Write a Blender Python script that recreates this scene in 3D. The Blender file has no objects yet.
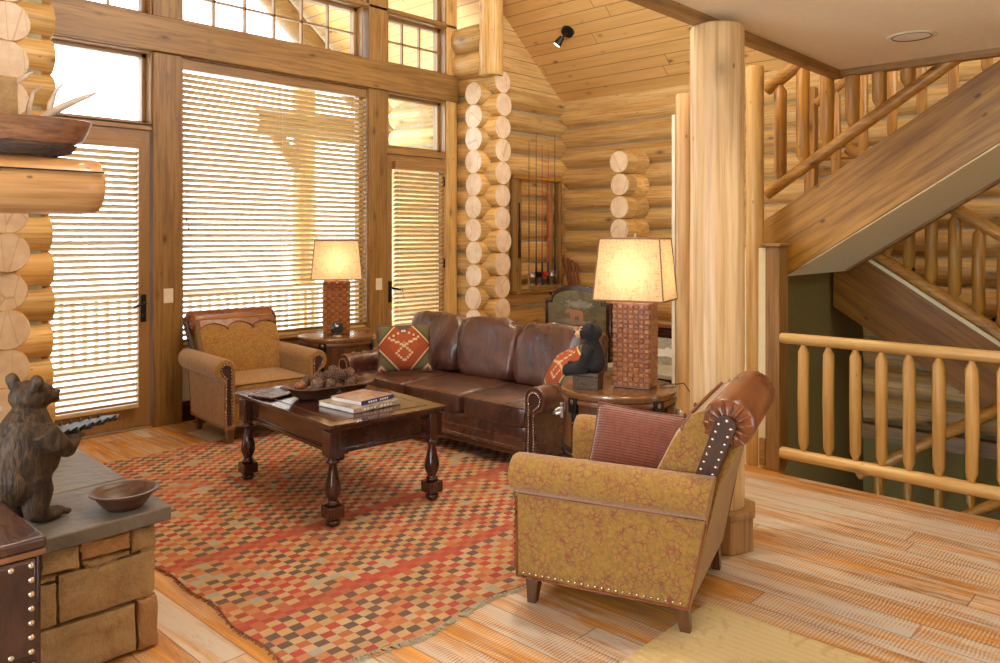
WORLD=9; EXPO=.02; LAMP=4; LAMPW=5
CEIL_FILL=[(1.6,.6,20),(3.2,.9,45)]
VAULT=[(2.9,2.75,250),(4.6,4.3,100),(2.4,4.6,40)]
PTS=[(3.6,3.2,4.2,85)]
import bpy, bmesh, math, random
from mathutils import Vector, Matrix, noise
random.seed(7)
PI = math.pi
C = bpy.context.scene.collection
sc = bpy.context.scene
def R(a): return math.radians(a)

# ------------------------------------------------------------------ materials
MATS = {}
class NT:
    def __init__(s, name):
        s.m = bpy.data.materials.new(name); s.m.use_nodes = True
        s.t = s.m.node_tree; s.t.nodes.clear()
        s.out = s.n('ShaderNodeOutputMaterial'); s.b = s.n('ShaderNodeBsdfPrincipled')
        s.l(s.b.outputs[0], s.out.inputs[0]); MATS[name] = s.m
    def n(s, t, **k):
        x = s.t.nodes.new(t)
        for a, b in k.items(): setattr(x, a, b)
        return x
    def l(s, a, b): s.t.links.new(a, b)
    def v(s, sock, val):
        if hasattr(val, 'default_value') or hasattr(val, 'links'): s.l(val, sock)
        else: sock.default_value = val
    def coord(s, scale=(1,1,1), rot=(0,0,0), loc=(0,0,0), tone=0, pre=None):
        tc = s.n('ShaderNodeTexCoord'); mp = s.n('ShaderNodeMapping')
        src = tc.outputs['Object']
        if tone:
            at = s.n('ShaderNodeAttribute', attribute_name='tone')
            vm = s.n('ShaderNodeVectorMath', operation='MULTIPLY_ADD')
            cb = s.n('ShaderNodeCombineXYZ')
            for i in range(3): s.l(at.outputs['Fac'], cb.inputs[i])
            s.l(cb.outputs[0], vm.inputs[0]); vm.inputs[1].default_value = (tone, tone*1.3, tone*.7); s.l(src, vm.inputs[2]); src = vm.outputs[0]
        if pre:
            mq = s.n('ShaderNodeMapping'); s.l(src, mq.inputs[0]); mq.inputs['Rotation'].default_value = pre; src = mq.outputs[0]
        s.l(src, mp.inputs[0]); mp.inputs['Scale'].default_value = scale; mp.inputs['Rotation'].default_value = rot; mp.inputs['Location'].default_value = loc
        return mp.outputs[0]
    def noise(s, co, scale=1, det=4, rough=.55, dist=0):
        x = s.n('ShaderNodeTexNoise'); s.l(co, x.inputs['Vector']); x.inputs['Scale'].default_value = scale
        x.inputs['Detail'].default_value = det; x.inputs['Roughness'].default_value = rough; x.inputs['Distortion'].default_value = dist
        return x.outputs[0]
    def vor(s, co, scale=1, feature='F1', out=0, rnd=1):
        x = s.n('ShaderNodeTexVoronoi', feature=feature); s.l(co, x.inputs['Vector']); x.inputs['Scale'].default_value = scale
        x.inputs['Randomness'].default_value = rnd
        return x.outputs[out]
    def ramp(s, f, stops, const=False):
        x = s.n('ShaderNodeValToRGB'); s.l(f, x.inputs[0]); e = x.color_ramp.elements
        if const: x.color_ramp.interpolation = 'CONSTANT'
        while len(e) < len(stops): e.new(.5)
        for i, (p, c) in enumerate(stops):
            e[i].position = p; e[i].color = (c if hasattr(c, '__len__') else (c, c, c)) + ((1,) if not hasattr(c, '__len__') or len(c) == 3 else ()) if hasattr(c, '__len__') else (c, c, c, 1)
        return x.outputs[0]
    def mix(s, f, a, b, mode='MIX'):
        x = s.n('ShaderNodeMix', data_type='RGBA', blend_type=mode)
        s.v(x.inputs[0], f)
        for q, w in ((x.inputs[6], a), (x.inputs[7], b)):
            if isinstance(w, tuple): q.default_value = w + (1,) if len(w) == 3 else w
            else: s.l(w, q)
        return x.outputs[2]
    def math(s, op, a, b=0., c=None):
        x = s.n('ShaderNodeMath', operation=op); s.v(x.inputs[0], a); s.v(x.inputs[1], b)
        if c is not None: s.v(x.inputs[2], c)
        return x.outputs[0]
    def bump(s, h, st=.3, d=.01, prev=None):
        x = s.n('ShaderNodeBump'); s.l(h, x.inputs['Height']); x.inputs['Strength'].default_value = st; x.inputs['Distance'].default_value = d
        if prev: s.l(prev, x.inputs['Normal'])
        s.l(x.outputs[0], s.b.inputs['Normal']); return x.outputs[0]
    def set(s, col=None, rough=None, metal=None, spec=None, **k):
        if col is not None:
            if isinstance(col, tuple): s.b.inputs['Base Color'].default_value = col + (1,)
            else: s.l(col, s.b.inputs['Base Color'])
        if rough is not None: s.v(s.b.inputs['Roughness'], rough)
        if metal is not None: s.b.inputs['Metallic'].default_value = metal
        if spec is not None: s.b.inputs['Specular IOR Level'].default_value = spec
        for a, v in k.items(): s.b.inputs[a.replace('_', ' ')].default_value = v
        return s.m

def wood(name, c1, c2, axis=0, grain=14, long=.9, rough=.5, knots=True, dark=None, var=.35, bump=.15, coat=0, kscale=1.0, pre=None):
    m = NT(name)
    sc_ = [grain]*3; sc_[axis] = long
    co = m.coord(tuple(sc_), tone=7, pre=pre)
    n1 = m.noise(co, 1, 5, .6, .8)
    fine = [grain*6]*3; fine[axis] = long*3
    n2 = m.noise(m.coord(tuple(fine), tone=7, pre=pre), 1, 3, .6)
    f = m.ramp(n1, [(.3, 0.), (.7, 1.)])
    col = m.mix(f, c1, c2)
    dk = dark or tuple(x*.45 for x in c1)
    f2 = m.ramp(n2, [(.36, .55), (.56, 0.)])
    col = m.mix(f2, col, dk)
    if knots:
        ks = [5.5*kscale]*3; ks[axis] = 2.2*kscale
        d = m.vor(m.coord(tuple(ks), tone=3, pre=pre), 1)
        k = m.ramp(d, [(.05, .85), (.1, .35), (.2, 0.)])
        col = m.mix(k, col, tuple(x*.22 for x in c1))
        ks = [13*kscale]*3; ks[axis] = 6.5*kscale
        d = m.vor(m.coord(tuple(ks), tone=3, pre=pre), 1)
        k = m.ramp(d, [(.04,.8), (.09,.0)])
        col = m.mix(k, col, tuple(x*.2 for x in c1))
    at = m.n('ShaderNodeAttribute', attribute_name='tone')
    br = m.math('MULTIPLY_ADD', at.outputs['Fac'], var, 1-var/2)
    hs = m.n('ShaderNodeHueSaturation'); m.l(br, hs.inputs['Value']); m.l(col, hs.inputs['Color'])
    m.bump(n2, bump, .004)
    m.set(hs.outputs[0], rough)
    if coat: m.b.inputs['Coat Weight'].default_value = coat; m.b.inputs['Coat Roughness'].default_value = .15
    return m.m

def plain(name, col, rough=.6, metal=0, bumpsc=0, bst=.2, var=.12, spec=.5, **k):
    m = NT(name)
    n1 = m.noise(m.coord(), 6 if not bumpsc else bumpsc*.3, 3)
    c = m.mix(m.ramp(n1, [(.3, 0.), (.7, 1.)]), tuple(x*(1-var) for x in col), tuple(min(1, x*(1+var)) for x in col))
    m.set(c, rough, metal, spec, **k)
    if bumpsc: m.bump(m.noise(m.coord(), bumpsc, 3), bst, .004)
    return m.m

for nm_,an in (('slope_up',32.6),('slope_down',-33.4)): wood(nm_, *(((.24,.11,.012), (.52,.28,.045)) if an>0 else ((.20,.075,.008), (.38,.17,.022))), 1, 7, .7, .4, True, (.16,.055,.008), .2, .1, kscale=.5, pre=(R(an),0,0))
LOGA, LOGB = (.55, .315, .085), (.80, .56, .225)
for ax, nm in enumerate('xyz'):
    wood('log_'+nm, LOGA, LOGB, ax, 9, .7, .42, True, (.36,.15,.035), .38, .2)
    wood('timber_'+nm, (.24,.125,.03), (.40,.225,.066), ax, 8, .8, .45, True, (.13,.055,.018), .25, .1, kscale=1.3)
    wood('stair_'+nm, (.36,.165,.022), (.54,.27,.05), ax, 10, .9, .35, True, (.19,.075,.018), .25, .1, kscale=1.2)
    wood('dark_'+nm, (.035,.011,.007), (.07,.021,.011), ax, 12, .8, .12, False, (.02,.007,.004), .3, .04, coat=.5)
    wood('door_'+nm, (.29,.15,.045), (.41,.225,.075), ax, 10, .8, .4, False, None, .2, .05)
wood('pale_z', (.62,.38,.16), (.82,.60,.33), 2, 7, .5, .4, True, (.40,.22,.08), .2, .12, kscale=.7)
for ax,nm in ((0,'x'),(1,'y')): wood('plank_'+nm, (.62,.38,.13), (.80,.56,.24), ax, 9, .8, .45, True, (.42,.22,.06), .3, .1)
m = NT('end_grain')
co = m.coord((1,1,1), tone=3)
n_ = m.noise(co, 9, 4, .6)
cr = m.vor(m.coord((6,6,1.5), tone=5), 1, 'DISTANCE_TO_EDGE')
c_ = m.mix(m.ramp(n_, [(.3,0.),(.7,1.)]), (.72,.52,.33), (.86,.71,.52))
c_ = m.mix(m.ramp(cr, [(.0,.5),(.018,0.)]), c_, (.35,.2,.1))
m.set(c_, .6); m.bump(n_, .2, .004)
plain('chinking', (.36,.33,.22), .85, 0, 60, .3)
plain('drywall', (.80,.67,.47), .9, 0, 90, .12, .03)
plain('cream_wall', (.80,.72,.48), .9, 0, 90, .12, .03)
plain('olive_wall', (.21,.17,.055), .9, 0, 60, .12, .05)
plain('bronze', (.03,.024,.02), .35, .8)
plain('black_metal', (.02,.02,.02), .35, .6)
plain('brass', (.36,.25,.12), .3, .9)
plain('nail', (.62,.52,.40), .25, .95)
plain('white_plastic', (.75,.68,.55), .4)
plain('steel', (.6,.6,.6), .3, .9)
plain('red_paint', (.45,.03,.02), .4)
plain('black_plush', (.018,.016,.018), .95, 0, 260, .8, .4)
plain('tan_plush', (.62,.40,.2), .9, 0, 260, .6)
plain('shade_trim', (.24,.12,.06), .6)
plain('cord_black', (.02,.02,.02), .5)
plain('paper', (.78,.74,.68), .7)
plain('white_board', (.7,.68,.66), .6)
plain('deck', (.8,.76,.7), .7)  # lightened so the deck reads as bright daylight
plain('hill', (.66,.72,.72), .95, 0, .05, .3, .2)  # pale colour imitates haze over the distant hill
plain('ground', (.82,.84,.76), .95)  # albedo raised in place of brighter outdoor light
plain('foliage', (.34,.42,.3), .9, 0, 3, .5, .4)  # paled as if by haze and glare outdoors
plain('rail_white', (.72,.66,.58), .6)
plain('antler', (.52,.42,.33), .5, 0, 40, .3, .25)
# floor: long rough-sawn boards, orange under a grey wash that also imitates daylight sheen
m = NT('floor_boards')
tc = m.n('ShaderNodeTexCoord'); sx = m.n('ShaderNodeSeparateXYZ'); m.l(tc.outputs['Object'], sx.inputs[0])
W_ = .15
xs = m.math('DIVIDE', sx.outputs[0], W_); pid = m.math('FLOOR', xs)
wn = m.n('ShaderNodeTexWhiteNoise', noise_dimensions='1D'); m.l(pid, wn.inputs['W'])
yo = m.math('ADD', m.math('DIVIDE', sx.outputs[1], 1.9), m.math('MULTIPLY', wn.outputs[0], 7.)); yid = m.math('FLOOR', yo)
wn2 = m.n('ShaderNodeTexWhiteNoise', noise_dimensions='2D'); cb = m.n('ShaderNodeCombineXYZ'); m.l(pid, cb.inputs[0]); m.l(yid, cb.inputs[1]); m.l(cb.outputs[0], wn2.inputs['Vector'])
va = m.n('ShaderNodeVectorMath', operation='MULTIPLY_ADD'); m.l(wn2.outputs['Color'], va.inputs[0]); va.inputs[1].default_value = (9,9,9); m.l(tc.outputs['Object'], va.inputs[2])
mp = m.n('ShaderNodeMapping'); m.l(va.outputs[0], mp.inputs[0]); mp.inputs['Scale'].default_value = (14, 1.1, 1)
mp2 = m.n('ShaderNodeMapping'); m.l(va.outputs[0], mp2.inputs[0]); mp2.inputs['Scale'].default_value = (17, 1.8, 1)
g1 = m.noise(mp.outputs[0], 1, 5, .65, 1.2); g2 = m.noise(mp2.outputs[0], 1, 5, .7, .6)
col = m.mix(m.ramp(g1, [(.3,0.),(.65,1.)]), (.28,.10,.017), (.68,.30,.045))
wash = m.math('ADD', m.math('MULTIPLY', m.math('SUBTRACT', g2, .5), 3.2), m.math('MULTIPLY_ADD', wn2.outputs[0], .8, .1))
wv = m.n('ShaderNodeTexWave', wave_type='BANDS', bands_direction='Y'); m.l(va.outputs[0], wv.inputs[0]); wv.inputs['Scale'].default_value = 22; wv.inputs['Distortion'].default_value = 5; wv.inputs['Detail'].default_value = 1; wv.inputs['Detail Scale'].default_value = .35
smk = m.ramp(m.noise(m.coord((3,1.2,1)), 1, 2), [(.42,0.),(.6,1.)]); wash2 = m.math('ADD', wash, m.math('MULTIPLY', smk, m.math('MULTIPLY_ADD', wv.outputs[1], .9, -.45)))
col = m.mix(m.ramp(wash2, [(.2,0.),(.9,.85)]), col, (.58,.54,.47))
fx = m.math('FRACT', xs); ed = m.math('MINIMUM', fx, m.math('SUBTRACT', 1., fx))
fy = m.math('FRACT', yo); ed2 = m.math('MULTIPLY', m.math('MINIMUM', fy, m.math('SUBTRACT', 1., fy)), 12.)
em = m.math('MINIMUM', ed, ed2)
col = m.mix(m.ramp(em, [(.005,.75),(.025,0.)]), col, (.12,.06,.03))
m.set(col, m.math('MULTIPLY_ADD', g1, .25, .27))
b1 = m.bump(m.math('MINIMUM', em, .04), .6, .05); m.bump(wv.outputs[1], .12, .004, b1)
# plank ceiling (boards run along Y)
m = NT('ceiling_boards')
tc = m.n('ShaderNodeTexCoord'); sx = m.n('ShaderNodeSeparateXYZ'); m.l(tc.outputs['Object'], sx.inputs[0])
xs = m.math('DIVIDE', sx.outputs[0], .112); pid = m.math('FLOOR', xs)
wn = m.n('ShaderNodeTexWhiteNoise', noise_dimensions='1D'); m.l(pid, wn.inputs['W'])
yo = m.math('ADD', m.math('DIVIDE', sx.outputs[1], 2.6), m.math('MULTIPLY', wn.outputs[0], 7.)); yid = m.math('FLOOR', yo)
cb = m.n('ShaderNodeCombineXYZ'); m.l(pid, cb.inputs[0]); m.l(yid, cb.inputs[1])
wn2 = m.n('ShaderNodeTexWhiteNoise', noise_dimensions='2D'); m.l(cb.outputs[0], wn2.inputs['Vector'])
va = m.n('ShaderNodeVectorMath', operation='MULTIPLY_ADD'); m.l(wn2.outputs['Color'], va.inputs[0]); va.inputs[1].default_value = (9,9,9); m.l(tc.outputs['Object'], va.inputs[2])
mp = m.n('ShaderNodeMapping'); m.l(va.outputs[0], mp.inputs[0]); mp.inputs['Scale'].default_value = (16, .8, 1)
g1 = m.noise(mp.outputs[0], 1, 4, .6, .8)
col = m.mix(m.ramp(g1, [(.3,0.),(.7,1.)]), (.66,.39,.12), (.82,.55,.22))
col = m.mix(m.math('MULTIPLY', wn2.outputs[0], .3), col, (.60,.34,.12))
mp3 = m.n('ShaderNodeMapping'); m.l(va.outputs[0], mp3.inputs[0]); mp3.inputs['Scale'].default_value = (7, 3.5, 1)
kd = m.vor(mp3.outputs[0], 1); col = m.mix(m.ramp(kd, [(.06,.9),(.13,.25),(.2,0.)]), col, (.22,.09,.03))
fx = m.math('FRACT', xs); ed = m.math('MINIMUM', fx, m.math('SUBTRACT', 1., fx))
fy = m.math('FRACT', yo); ed2 = m.math('MULTIPLY', m.math('MINIMUM', fy, m.math('SUBTRACT', 1., fy)), 20.)
em = m.math('MINIMUM', ed, ed2)
col = m.mix(m.ramp(em, [(.02,.7),(.05,0.)]), col, (.2,.08,.02)); m.set(col, .45)
m.bump(m.math('MINIMUM', em, .06), .7, .03)
# rug of small woven checks in bands
m = NT('rug_weave')
co = m.coord((1,1,1)); wob = m.n('ShaderNodeTexNoise'); m.l(co, wob.inputs[0]); wob.inputs['Scale'].default_value = 2.2
vd = m.n('ShaderNodeVectorMath', operation='MULTIPLY_ADD'); m.l(wob.outputs['Color'], vd.inputs[0]); vd.inputs[1].default_value = (.05,.05,0); m.l(co, vd.inputs[2])
sx = m.n('ShaderNodeSeparateXYZ'); m.l(vd.outputs[0], sx.inputs[0])
ci = m.math('FLOOR', m.math('DIVIDE', sx.outputs[0], .052)); cj = m.math('FLOOR', m.math('DIVIDE', sx.outputs[1], .042))
par = m.math('FLOORED_MODULO', m.math('ADD', ci, cj), 2.)
cb = m.n('ShaderNodeCombineXYZ'); m.l(m.math('MULTIPLY', ci, .055), cb.inputs[0]); m.l(m.math('MULTIPLY', cj, .37), cb.inputs[1])
nz = m.noise(cb.outputs[0], 1, 2, .7)
cb2 = m.n('ShaderNodeCombineXYZ'); m.l(m.math('MULTIPLY', ci, .08), cb2.inputs[0]); m.l(m.math('MULTIPLY', cj, .23), cb2.inputs[1]); cb2.inputs[2].default_value = 5
nz2 = m.noise(cb2.outputs[0], 1, 2, .7)
A = m.ramp(nz, [(0.,(.12,.075,.06)), (.36,(.37,.065,.05)), (.43,(.45,.14,.07)), (.47,(.13,.095,.08)), (.53,(.46,.075,.065)), (.575,(.50,.17,.07)), (.60,(.36,.38,.32)), (.635,(.13,.10,.085)), (.68,(.42,.05,.045))], True)
B = m.ramp(nz2, [(0.,(.54,.36,.18)), (.42,(.48,.33,.17)), (.47,(.52,.23,.11)), (.52,(.56,.39,.22)), (.60,(.50,.38,.23)), (.66,(.50,.14,.09))], True)
col = m.mix(par, A, B)
wr = m.n('ShaderNodeTexWhiteNoise', noise_dimensions='1D'); m.l(m.math('FLOOR', m.math('DIVIDE', sx.outputs[1], .084)), wr.inputs['W'])
st_ = m.math('GREATER_THAN', wr.outputs[0], .89)
col = m.mix(m.math('MULTIPLY', st_, .8), col, (.44,.07,.05))
fn = m.noise(m.coord(), 260, 2); fn2 = m.noise(m.coord(), 3, 3)
col = m.mix(m.ramp(fn, [(.3,.32),(.6,0.)]), col, (.16,.10,.07)); col = m.mix(m.ramp(fn2, [(.35,.28),(.6,0.)]), col, (.30,.14,.08))
m.set(col, .95, None, .1); m.bump(fn, .5, .004)
m = NT('rug_cream')
n1 = m.noise(m.coord(), 7, 4, .6, 2); n2 = m.noise(m.coord(), 200, 2)
wv = m.n('ShaderNodeTexWave', wave_type='BANDS', bands_direction='X'); m.l(m.coord(), wv.inputs[0]); wv.inputs['Scale'].default_value = 9; wv.inputs['Distortion'].default_value = 1.5
col = m.mix(m.ramp(n1, [(.52,0.),(.62,.55)]), (.66,.50,.25), (.48,.32,.15)); col = m.mix(m.math('MULTIPLY', wv.outputs[1], .2), col, (.44,.33,.14))
m.set(col, .95, None, .1); m.bump(n2, .5, .005)
# gold paisley upholstery
def fabric(name, base, line, line2, sc_=1):
    m = NT(name)
    w = m.n('ShaderNodeTexNoise'); co = m.coord(); m.l(co, w.inputs[0]); w.inputs['Scale'].default_value = 9*sc_
    vd = m.n('ShaderNodeVectorMath', operation='MULTIPLY_ADD'); m.l(w.outputs['Color'], vd.inputs[0]); vd.inputs[1].default_value = (.08/sc_,)*3; m.l(co, vd.inputs[2])
    d = m.vor(vd.outputs[0], 42*sc_, 'DISTANCE_TO_EDGE'); d2 = m.vor(vd.outputs[0], 12*sc_)
    rings = m.math('FRACT', m.math('MULTIPLY', d2, 4.5))
    n1 = m.noise(co, 60, 3)
    c = m.mix(m.ramp(n1, [(.3,0.),(.7,1.)]), tuple(x*.8 for x in base), tuple(x*1.2 for x in base))
    brk = m.ramp(m.noise(co, 22, 2), [(.4,.1),(.6,1.)])
    c = m.mix(m.math('MULTIPLY', m.ramp(d, [(.02,.85),(.12,0.)]), brk), c, line)
    c = m.mix(m.ramp(rings, [(.0,.5),(.12,.1),(.5,0.),(.55,.35),(.6,0.),(.9,.1),(1.,.5)]), c, line2)
    m.set(c, .9, None, .15, Sheen_Weight=.3); m.bump(m.noise(co, 320, 2), .4, .003); return m.m
fabric('gold_fabric', (.335,.185,.038), (.24,.05,.045), (.14,.105,.06))
def leather(name, a, b, rough=.3, wr=1., coat=.0):
    m = NT(name); co = m.coord()
    n1 = m.noise(co, 5, 4, .6, .5); n3 = m.noise(co, 130, 3)
    c = m.mix(m.ramp(n1, [(.38,0.),(.66,1.)]), a, b)
    wv = m.noise(m.coord((13,5,5)), 1, 3, .5, .8)
    m.set(c, m.math('MULTIPLY_ADD', n1, .2, rough-.1), None, .6); m.b.inputs['Coat Weight'].default_value = coat; m.b.inputs['Coat Roughness'].default_value = .38
    b1 = m.bump(wv, .5*wr, .03); m.bump(n3, .12, .002, b1); return m.m
leather('sofa_leather', (.045,.016,.012), (.12,.04,.022), .3, 1.3, .7)
leather('sofa_leather_smooth', (.06,.02,.014), (.13,.045,.024), .28, .6, .5)
leather('tan_leather', (.15,.042,.013), (.27,.08,.024), .3, .3)
leather('trim_leather', (.035,.014,.01), (.06,.022,.014), .4, .3)
leather('trunk_leather', (.03,.013,.010), (.075,.026,.016), .25, .6)
leather('drum_leather', (.15,.055,.02), (.24,.10,.038), .35, .5)
# woven lamp base
m = NT('basket_weave'); 
geo = m.n('ShaderNodeAttribute', attribute_name='tone')
n1 = m.noise(m.coord((30,30,90)), 1, 3)
c = m.mix(geo.outputs['Fac'], (.20,.052,.009), (.46,.175,.035)); c = m.mix(m.ramp(n1, [(.3,.3),(.6,0.)]), c, (.09,.02,.01)); m.set(c, .35); m.bump(n1, .3, .003)
# burlap lamp shade lets the bulb's light through
m = NT('burlap_shade')
n1 = m.noise(m.coord((200,200,20)), 1, 2); n2 = m.noise(m.coord((20,20,220)), 1, 2)
w = m.math('ADD', n1, n2)
c = m.mix(m.ramp(w, [(.75,0.),(1.2,1.)]), (.62,.44,.24), (.86,.70,.46))
df = m.n('ShaderNodeBsdfDiffuse'); tr = m.n('ShaderNodeBsdfTranslucent'); mx = m.n('ShaderNodeMixShader')
m.l(c, df.inputs[0]); m.l(c, tr.inputs[0]); mx.inputs[0].default_value = .55; m.l(df.outputs[0], mx.inputs[1]); m.l(tr.outputs[0], mx.inputs[2]); m.l(mx.outputs[0], m.out.inputs[0])
# glass
m = NT('glass'); t = m.n('ShaderNodeBsdfTransparent'); g = m.n('ShaderNodeBsdfGlossy'); g.inputs['Roughness'].default_value = .02; mx = m.n('ShaderNodeMixShader')
t.inputs[0].default_value = (.97,.98,.98,1); mx.inputs[0].default_value = .05; m.l(t.outputs[0], mx.inputs[1]); m.l(g.outputs[0], mx.inputs[2]); m.l(mx.outputs[0], m.out.inputs[0])
# blinds
m = NT('blind_slat'); n1 = m.noise(m.coord((3,40,40)), 1, 2); c = m.mix(n1, (.56,.38,.16), (.68,.49,.23))
df = m.n('ShaderNodeBsdfDiffuse'); tr = m.n('ShaderNodeBsdfTranslucent'); mx = m.n('ShaderNodeMixShader'); gl = m.n('ShaderNodeBsdfGlossy'); gl.inputs[1].default_value = .3; mx2 = m.n('ShaderNodeMixShader')
m.l(c, df.inputs[0]); m.l(c, tr.inputs[0]); mx.inputs[0].default_value = .1; m.l(df.outputs[0], mx.inputs[1]); m.l(tr.outputs[0], mx.inputs[2])
mx2.inputs[0].default_value = .08; m.l(mx.outputs[0], mx2.inputs[1]); m.l(gl.outputs[0], mx2.inputs[2]); m.l(mx2.outputs[0], m.out.inputs[0])
# stones, slate
m = NT('sandstone'); n1 = m.noise(m.coord((1,1,1), tone=4), 7, 6, .65, .4); n2 = m.noise(m.coord(), 45, 4)
at = m.n('ShaderNodeAttribute', attribute_name='tone')
c = m.mix(m.ramp(n1, [(.3,0.),(.7,1.)]), (.25,.145,.055), (.46,.30,.135)); c = m.mix(m.ramp(at.outputs['Fac'], [(.75,0.),(.95,.6)]), c, (.42,.18,.06))
m.set(c, .8); m.bump(n2, .6, .01, m.bump(n1, .7, .04))
m = NT('slate'); n1 = m.noise(m.coord(), 5, 6, .65, .4); n2 = m.noise(m.coord(), 22, 5)
c = m.mix(m.ramp(n1, [(.35,0.),(.7,1.)]), (.080,.060,.042), (.18,.145,.105)); m.set(c, m.math('MULTIPLY_ADD', n1, .3, .3)); m.bump(n2, .5, .012)
plain('mortar', (.22,.15,.08), .95, 0, 60, .5)
# carved bear
m = NT('carved_fur'); n1 = m.noise(m.coord((60,60,16)), 1, 4, .6, 1); n2 = m.noise(m.coord(), 9, 3)
c = m.mix(m.ramp(n1, [(.35,0.),(.65,1.)]), (.014,.007,.003), (.10,.052,.02)); c = m.mix(m.ramp(n2, [(.35,.5),(.6,0.)]), c, (.02,.012,.008)); m.set(c, .6, None, .3); m.bump(n1, 1., .008)
# dark green-gold drum wood
wood('mantel_wood', (.50,.26,.09), (.62,.36,.15), 0, 8, .6, .3, True, (.32,.14,.05), .2, .05, coat=.2, kscale=.8)
wood('burl', (.17,.075,.035), (.32,.16,.08), 0, 10, 2.5, .35, False, (.06,.025,.015), .2, .3)
wood('bark', (.04,.025,.018), (.12,.07,.045), 0, 25, 3, .8, False, (.01,.008,.006), .2, 1.)
wood('bowl_wood', (.05,.022,.012), (.13,.055,.025), 0, 14, 2, .4, False, (.03,.015,.01), .2, .4)
wood('pine_cone', (.13,.06,.035), (.36,.22,.15), 2, 14, 2, .8, False, (.04,.015,.01), .8, .3)
# kilim pillow: mirrored stepped shapes
def kilim(name, flip=1):
    m = NT(name)
    tc = m.n('ShaderNodeTexCoord'); s = m.n('ShaderNodeSeparateXYZ'); m.l(tc.outputs['Object'], s.inputs[0])
    X = m.math('ABSOLUTE', m.math('MULTIPLY', s.outputs[0], 4.0)); Z = m.math('MULTIPLY', s.outputs[1], 4.0)
    Xs = m.math('DIVIDE', m.math('FLOOR', m.math('MULTIPLY', X, 14.)), 14.); Zs = m.math('DIVIDE', m.math('FLOOR', m.math('MULTIPLY', Z, 14.)), 14.)
    d1 = m.math('ADD', X, m.math('MULTIPLY', m.math('ABSOLUTE', m.math('SUBTRACT', Z, .05)), .9))
    c = m.ramp(d1, [(0.,(.40,.095,.035)), (.5,(.34,.075,.03)), (.84,(.62,.47,.27)), (.90,(.10,.095,.05)), (1.15,(.15,.13,.07))], True)
    d2 = m.math('SUBTRACT', Z, m.math('MULTIPLY', X, 1.1)); c = m.mix(m.math('GREATER_THAN', d2, .42), c, (.09,.08,.085))
    d3 = m.math('ABSOLUTE', m.math('SUBTRACT', m.math('ADD', m.math('ABSOLUTE', m.math('SUBTRACT', Zs, .28)), m.math('MULTIPLY', Xs, .5)), .22))
    c = m.mix(m.math('LESS_THAN', d3, .028), c, (.66,.52,.32))
    d4 = m.math('ABSOLUTE', m.math('SUBTRACT', m.math('ADD', m.math('ABSOLUTE', m.math('ADD', Zs, .22)), m.math('MULTIPLY', Xs, .8)), .2))
    c = m.mix(m.math('LESS_THAN', d4, .03), c, (.66,.50,.30))
    d5 = m.math('ADD', m.math('ABSOLUTE', m.math('SUBTRACT', X, .75)), m.math('ABSOLUTE', m.math('ADD', Z, .75)))
    c = m.mix(m.math('LESS_THAN', d5, .22), c, (.60,.45,.27)); c = m.mix(m.math('LESS_THAN', d5, .12), c, (.36,.08,.05))
    n = m.noise(m.coord((260,60,60)), 1, 2); c = m.mix(m.ramp(n, [(.3,.3),(.6,0.)]), c, (.1,.06,.04)); m.set(c, .9, None, .1); m.bump(n, .4, .003)
kilim('kilim')
m = NT('chenille'); wv = m.n('ShaderNodeTexWave', wave_type='BANDS', bands_direction='Y'); m.l(m.coord(), wv.inputs[0]); wv.inputs['Scale'].default_value = 26; wv.inputs['Distortion'].default_value = .6
n = m.noise(m.coord((70,25,40)), 1, 3); c = m.mix(n, (.12,.032,.02), (.27,.085,.045)); c = m.mix(m.math('MULTIPLY', wv.outputs[1], .2), c, (.07,.018,.014)); m.set(c, .85, None, .2, Sheen_Weight=.4); m.bump(wv.outputs[1], .5, .006)
# painted landscape panels
def painting(name, ax, c0, c1, c2):
    m = NT(name); n1 = m.noise(m.coord((4,4,9)), 1, 5, .7, .6); n2 = m.noise(m.coord((14,14,20)), 1, 4, .7)
    c = m.ramp(n1, [(.35, c0), (.5, c1), (.6, c0), (.72, c2)]); c = m.mix(m.ramp(n2, [(.4,.4),(.6,0.)]), c, c0); m.set(c, .45)
painting('painted_panel', 0, (.075,.062,.028), (.17,.135,.055), (.40,.36,.26))
painting('painted_lid', 0, (.30,.28,.22), (.45,.40,.30), (.75,.72,.62))
plain('moose_paint', (.36,.16,.08), .5)
plain('mist_paint', (.22,.20,.14), .6, 0, 60, .2, .3)
m = NT('book_cover'); n1 = m.noise(m.coord((14,14,14)), 1, 4, .7); m.set(m.ramp(n1, [(.3,(.08,.12,.28)), (.45,(.42,.38,.34)), (.55,(.5,.22,.08)), (.65,(.10,.14,.30)), (.75,(.6,.55,.45))]), .3)
m = NT('book_cover_brown'); n1 = m.noise(m.coord((9,9,9)), 1, 4, .7); m.set(m.ramp(n1, [(.35,(.10,.07,.05)), (.5,(.45,.38,.30)), (.65,(.2,.14,.1))]), .3)
plain('book_blue', (.03,.05,.17), .35); plain('stone_globe', (.04,.045,.05), .12, 0, 14, .1, .8)
m = NT('lit_lens'); m.b.inputs['Base Color'].default_value = (1,.9,.7,1); m.b.inputs['Emission Color'].default_value = (1,.82,.55,1); m.b.inputs['Emission Strength'].default_value = 9
plain('can_reflector', (.8,.74,.6), .4)

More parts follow.
